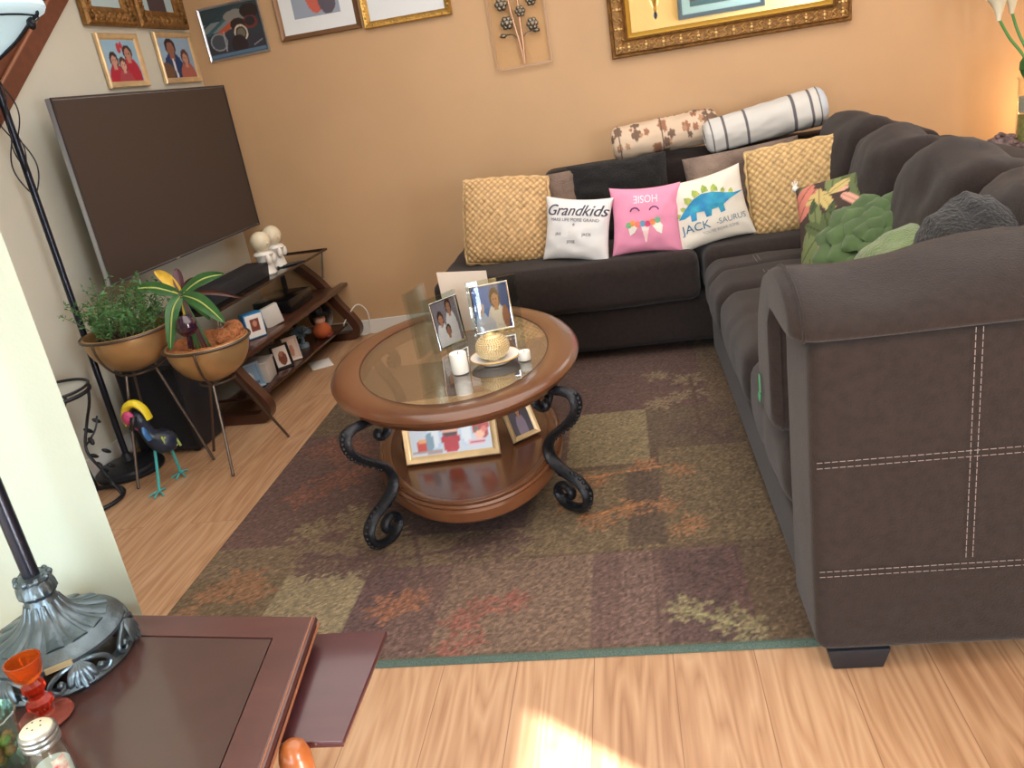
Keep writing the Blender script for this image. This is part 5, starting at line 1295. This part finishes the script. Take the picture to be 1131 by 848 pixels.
for k in range(6):
    a = 2*PI*k/6+.35
    def Q(da, r_, z): return (r_*math.cos(a+da), r_*math.sin(a+da), z)
    for sg in (-1, 1):
        bm = B()
        sp = smoothpath([Q(.06*sg,.095,.042),Q(.20*sg,.099,.040),Q(.36*sg,.102,.032),Q(.43*sg,.103,.021),Q(.36*sg,.103,.012),Q(.27*sg,.102,.013),Q(.24*sg,.101,.021),Q(.29*sg,.101,.026)],5)
        tube(bm, sp, [.0042-.0014*i/(len(sp)-1) for i in range(len(sp))], 8)
        ball(bm, Q(.285*sg,.102,.022), .0052, (1,1,1), 10, 8); obj('scroll', bm, M_bz, t)
    bm = B()
    for q in (-2,-1,0,1,2):
        sp = smoothpath([Q(q*.02,.095,.043),Q(q*.05,.104,.034),Q(q*.075,.108,.020),Q(q*.085,.113-.003*abs(q),.008+.003*abs(q))],4)
        sweep(bm, sp, (-math.sin(a+q*.06), math.cos(a+q*.06), 0), [.003,.0045,.0055,.0062,.0066,.0068,.0066,.006,.0055,.005,.0045,.004,.003], .0022, 8)
    obj('palmette', bm, M_bz, t)
bm = B(); a = -.92
for v in box(bm, (0,0,0), (.004,.036,.008)): pass
for v in bm.verts: v.co = Matrix.Rotation(a, 3, 'Z') @ v.co + Vector((.0985*math.cos(a), .0985*math.sin(a), .0495))
obj('name_plate', bm, mat('tan_plate', (170,156,120), .4, metal=.3), t)
# orange glass candle holder
def tinted(name, c, rough=.04):
    m = mat(name, c, rough, spec=.6); b = m.node_tree.nodes['Principled BSDF']; b.inputs['Transmission Weight'].default_value = .75; b.inputs['IOR'].default_value = 1.4; return m
t = thing('candle_holder', 'orange red glass candlestick holder beside the lamp on the end table', 'candle holder', (-.868, .820, .6205))
bm = B(); lathe(bm, [(0,.066),(.010,.066),(.018,.074),(.0225,.088),(.0235,.100),(.021,.1005),(.0195,.090),(.014,.078),(0,.074)], n=28); obj('cup', bm, tinted('orange_glass', (246,104,34)), t)
bm = B(); lathe(bm, [(.012,.010),(.010,.016),(.017,.026),(.0175,.032),(.011,.040),(.0105,.044),(.0155,.052),(.015,.060),(.009,.067),(0,.067)], n=12); obj('faceted_stem', bm, tinted('red_glass', (226,52,28)), t, angle=15)
bm = B(); lathe(bm, [(0,.002),(.032,.0),(.036,.003),(.034,.007),(.014,.010),(.012,.013),(0,.013)], n=32); obj('foot', bm, tinted('pale_red_glass', (220,120,104)), t)
# shaker
t = thing('glass_shaker', 'ribbed glass shaker with a metal screw lid at the bottom left corner', 'shaker', (-.762, .700, .6205))
bm = B(); lathe(bm, [(0,0),(.021,0),(.023,.004),(.022,.055),(.019,.070),(.017,.076),(.0155,.076),(.0175,.068),(.0205,.053),(.021,.008),(0,.006)], n=36, flute=.03, nf=20); obj('jar', bm, M_glass, t)
bm = B(); lathe(bm, [(0,.004),(.0205,.008),(.0205,.035),(0,.036)], n=24); obj('salt', bm, mat('white_salt', (214,220,216), .8), t)
bm = B(); lathe(bm, [(.0195,.070),(.022,.071),(.0222,.075),(.0212,.0765),(.0222,.079),(.0222,.082),(.021,.0835),(.0222,.086),(.0215,.089),(.017,.093)], n=36); obj('lid', bm, mat('scuffed_steel', (160,166,164), .3, metal=.85), t)
bm = B(); lathe(bm, [(.0185,.0918),(.016,.0945),(.009,.0965),(0,.097)], n=30); lt = obj('lid_top', bm, mat('cream_lid', (206,200,176), .45), t)
bm = B()
for k in range(5): a = k*2*PI/5; lathe(bm, [(0,0),(.0011,0),(.0011,.0012),(0,.0012)], (.008*math.cos(a), .008*math.sin(a), .0958), 8)
obj('shaker_holes', bm, M_blackp, lt)
bm = B()
for z0_, z1_, c in ((.02,.055,None),):
    pts = [( .0232*math.cos(a), .0232*math.sin(a)) for a in [-.75+.09*i for i in range(9)]]
    A = [bm.verts.new((x, y, z0_)) for x, y in pts]; Z = [bm.verts.new((x, y, z1_)) for x, y in pts]
    for i in range(8): bm.faces.new((A[i], A[i+1], Z[i+1], Z[i]))
obj('paper_sticker', bm, mat('red_green_sticker', (190,60,70), .6, col2=(200,224,200), vscale=90), t)
# glass tumbler with sweets at the very left edge
t = thing('glass_jar', 'clear glass jar with orange and green sweets at the left edge of the end table', 'jar', (-.868, .735, .6205))
bm = B(); lathe(bm, [(0,0),(.026,0),(.029,.005),(.031,.06),(.036,.078),(.034,.079),(.029,.06),(.027,.008),(0,.006)], n=28, flute=.04, nf=12); obj('glass', bm, glassy('cut_glass', (214,236,230), base=.14), t)
bm = B(); rq = random.Random(1)
for k in range(26):
    a, rr = rq.uniform(0,2*PI), .017*math.sqrt(rq.random()); ball(bm, (rr*math.cos(a), rr*math.sin(a), .014+.026*rq.random()), .008, (1,1,1), 8, 6)
o = obj('sweets', bm, mat('orange_green_sweets', (226,96,30), .4, col2=(110,150,50), vscale=60), t); o['kind'] = 'stuff'

# ================================================================== CAMERA (measured from the photograph)
fpx, yaw, pitch, roll_ = 907.4, rad(-9.732), rad(20.186), rad(9.346)
fwd = Vector((math.sin(yaw)*math.cos(pitch), math.cos(yaw)*math.cos(pitch), -math.sin(pitch)))
r0 = Vector((math.cos(yaw), -math.sin(yaw), 0)); d0 = fwd.cross(r0)
rv = r0*math.cos(roll_) + d0*math.sin(roll_); dv = -r0*math.sin(roll_) + d0*math.cos(roll_)
cam = bpy.data.cameras.new('camera'); co = bpy.data.objects.new('camera', cam); C.objects.link(co)
Mx = Matrix((rv, -dv, -fwd)).transposed().to_4x4(); Mx.translation = (0, 0, 1.35); co.matrix_world = Mx
cam.sensor_fit = 'HORIZONTAL'; cam.sensor_width = 36; cam.lens = fpx*36/1131; cam.clip_start = .02
sc.camera = co

# ================================================================== LIGHT
def area(name, loc, rot, sx, sy, power, col):
    l = bpy.data.lights.new(name, 'AREA'); l.shape = 'RECTANGLE'; l.size = sx; l.size_y = sy; l.energy = power; l.color = col
    o = bpy.data.objects.new(name, l); C.objects.link(o); o.location = loc; o.rotation_euler = rot; return o
area('patio_daylight', (-.9, -2.55, 1.2), (rad(84), 0, 0), 2.1, 2.0, 140, (.80,.90,1.0))
area('right_window_daylight', (3.12, -1.85, 1.3), (rad(86), 0, rad(70)), 1.25, 1.5, 150, (.82,.91,1.0))
area('ceiling_fill', (.1, 2.4, 2.55), (0, 0, 0), 3.6, 3.4, 88, (1,.96,.92))
s = bpy.data.lights.new('sun', 'SUN'); s.energy = 44; s.angle = rad(.6); s.color = (1,.97,.92)
so = bpy.data.objects.new('sun', s); C.objects.link(so)
sd = Vector((-.8, .6, -.469)).normalized(); so.rotation_euler = sd.to_track_quat('-Z', 'Y').to_euler()
p = bpy.data.lights.new('warm_lamp', 'POINT'); p.energy = 14; p.color = (1,.62,.28); p.shadow_soft_size = .06
po = bpy.data.objects.new('warm_lamp', p); C.objects.link(po); po.location = (2.32, 4.60, .80)
w = bpy.data.worlds.new('world'); sc.world = w; w.use_nodes = True
bg = w.node_tree.nodes['Background']; bg.inputs['Color'].default_value = (.75,.86,1,1); bg.inputs['Strength'].default_value = 1.0
sc.view_settings.view_transform = 'Standard'; sc.view_settings.look = 'None'; sc.view_settings.exposure = 0.0
sc.cycles.max_bounces = 8; sc.cycles.diffuse_bounces = 4; sc.cycles.glossy_bounces = 4; sc.cycles.transmission_bounces = 8; sc.cycles.transparent_max_bounces = 16
sc.cycles.caustics_reflective = False; sc.cycles.caustics_refractive = False; sc.cycles.use_denoising = True
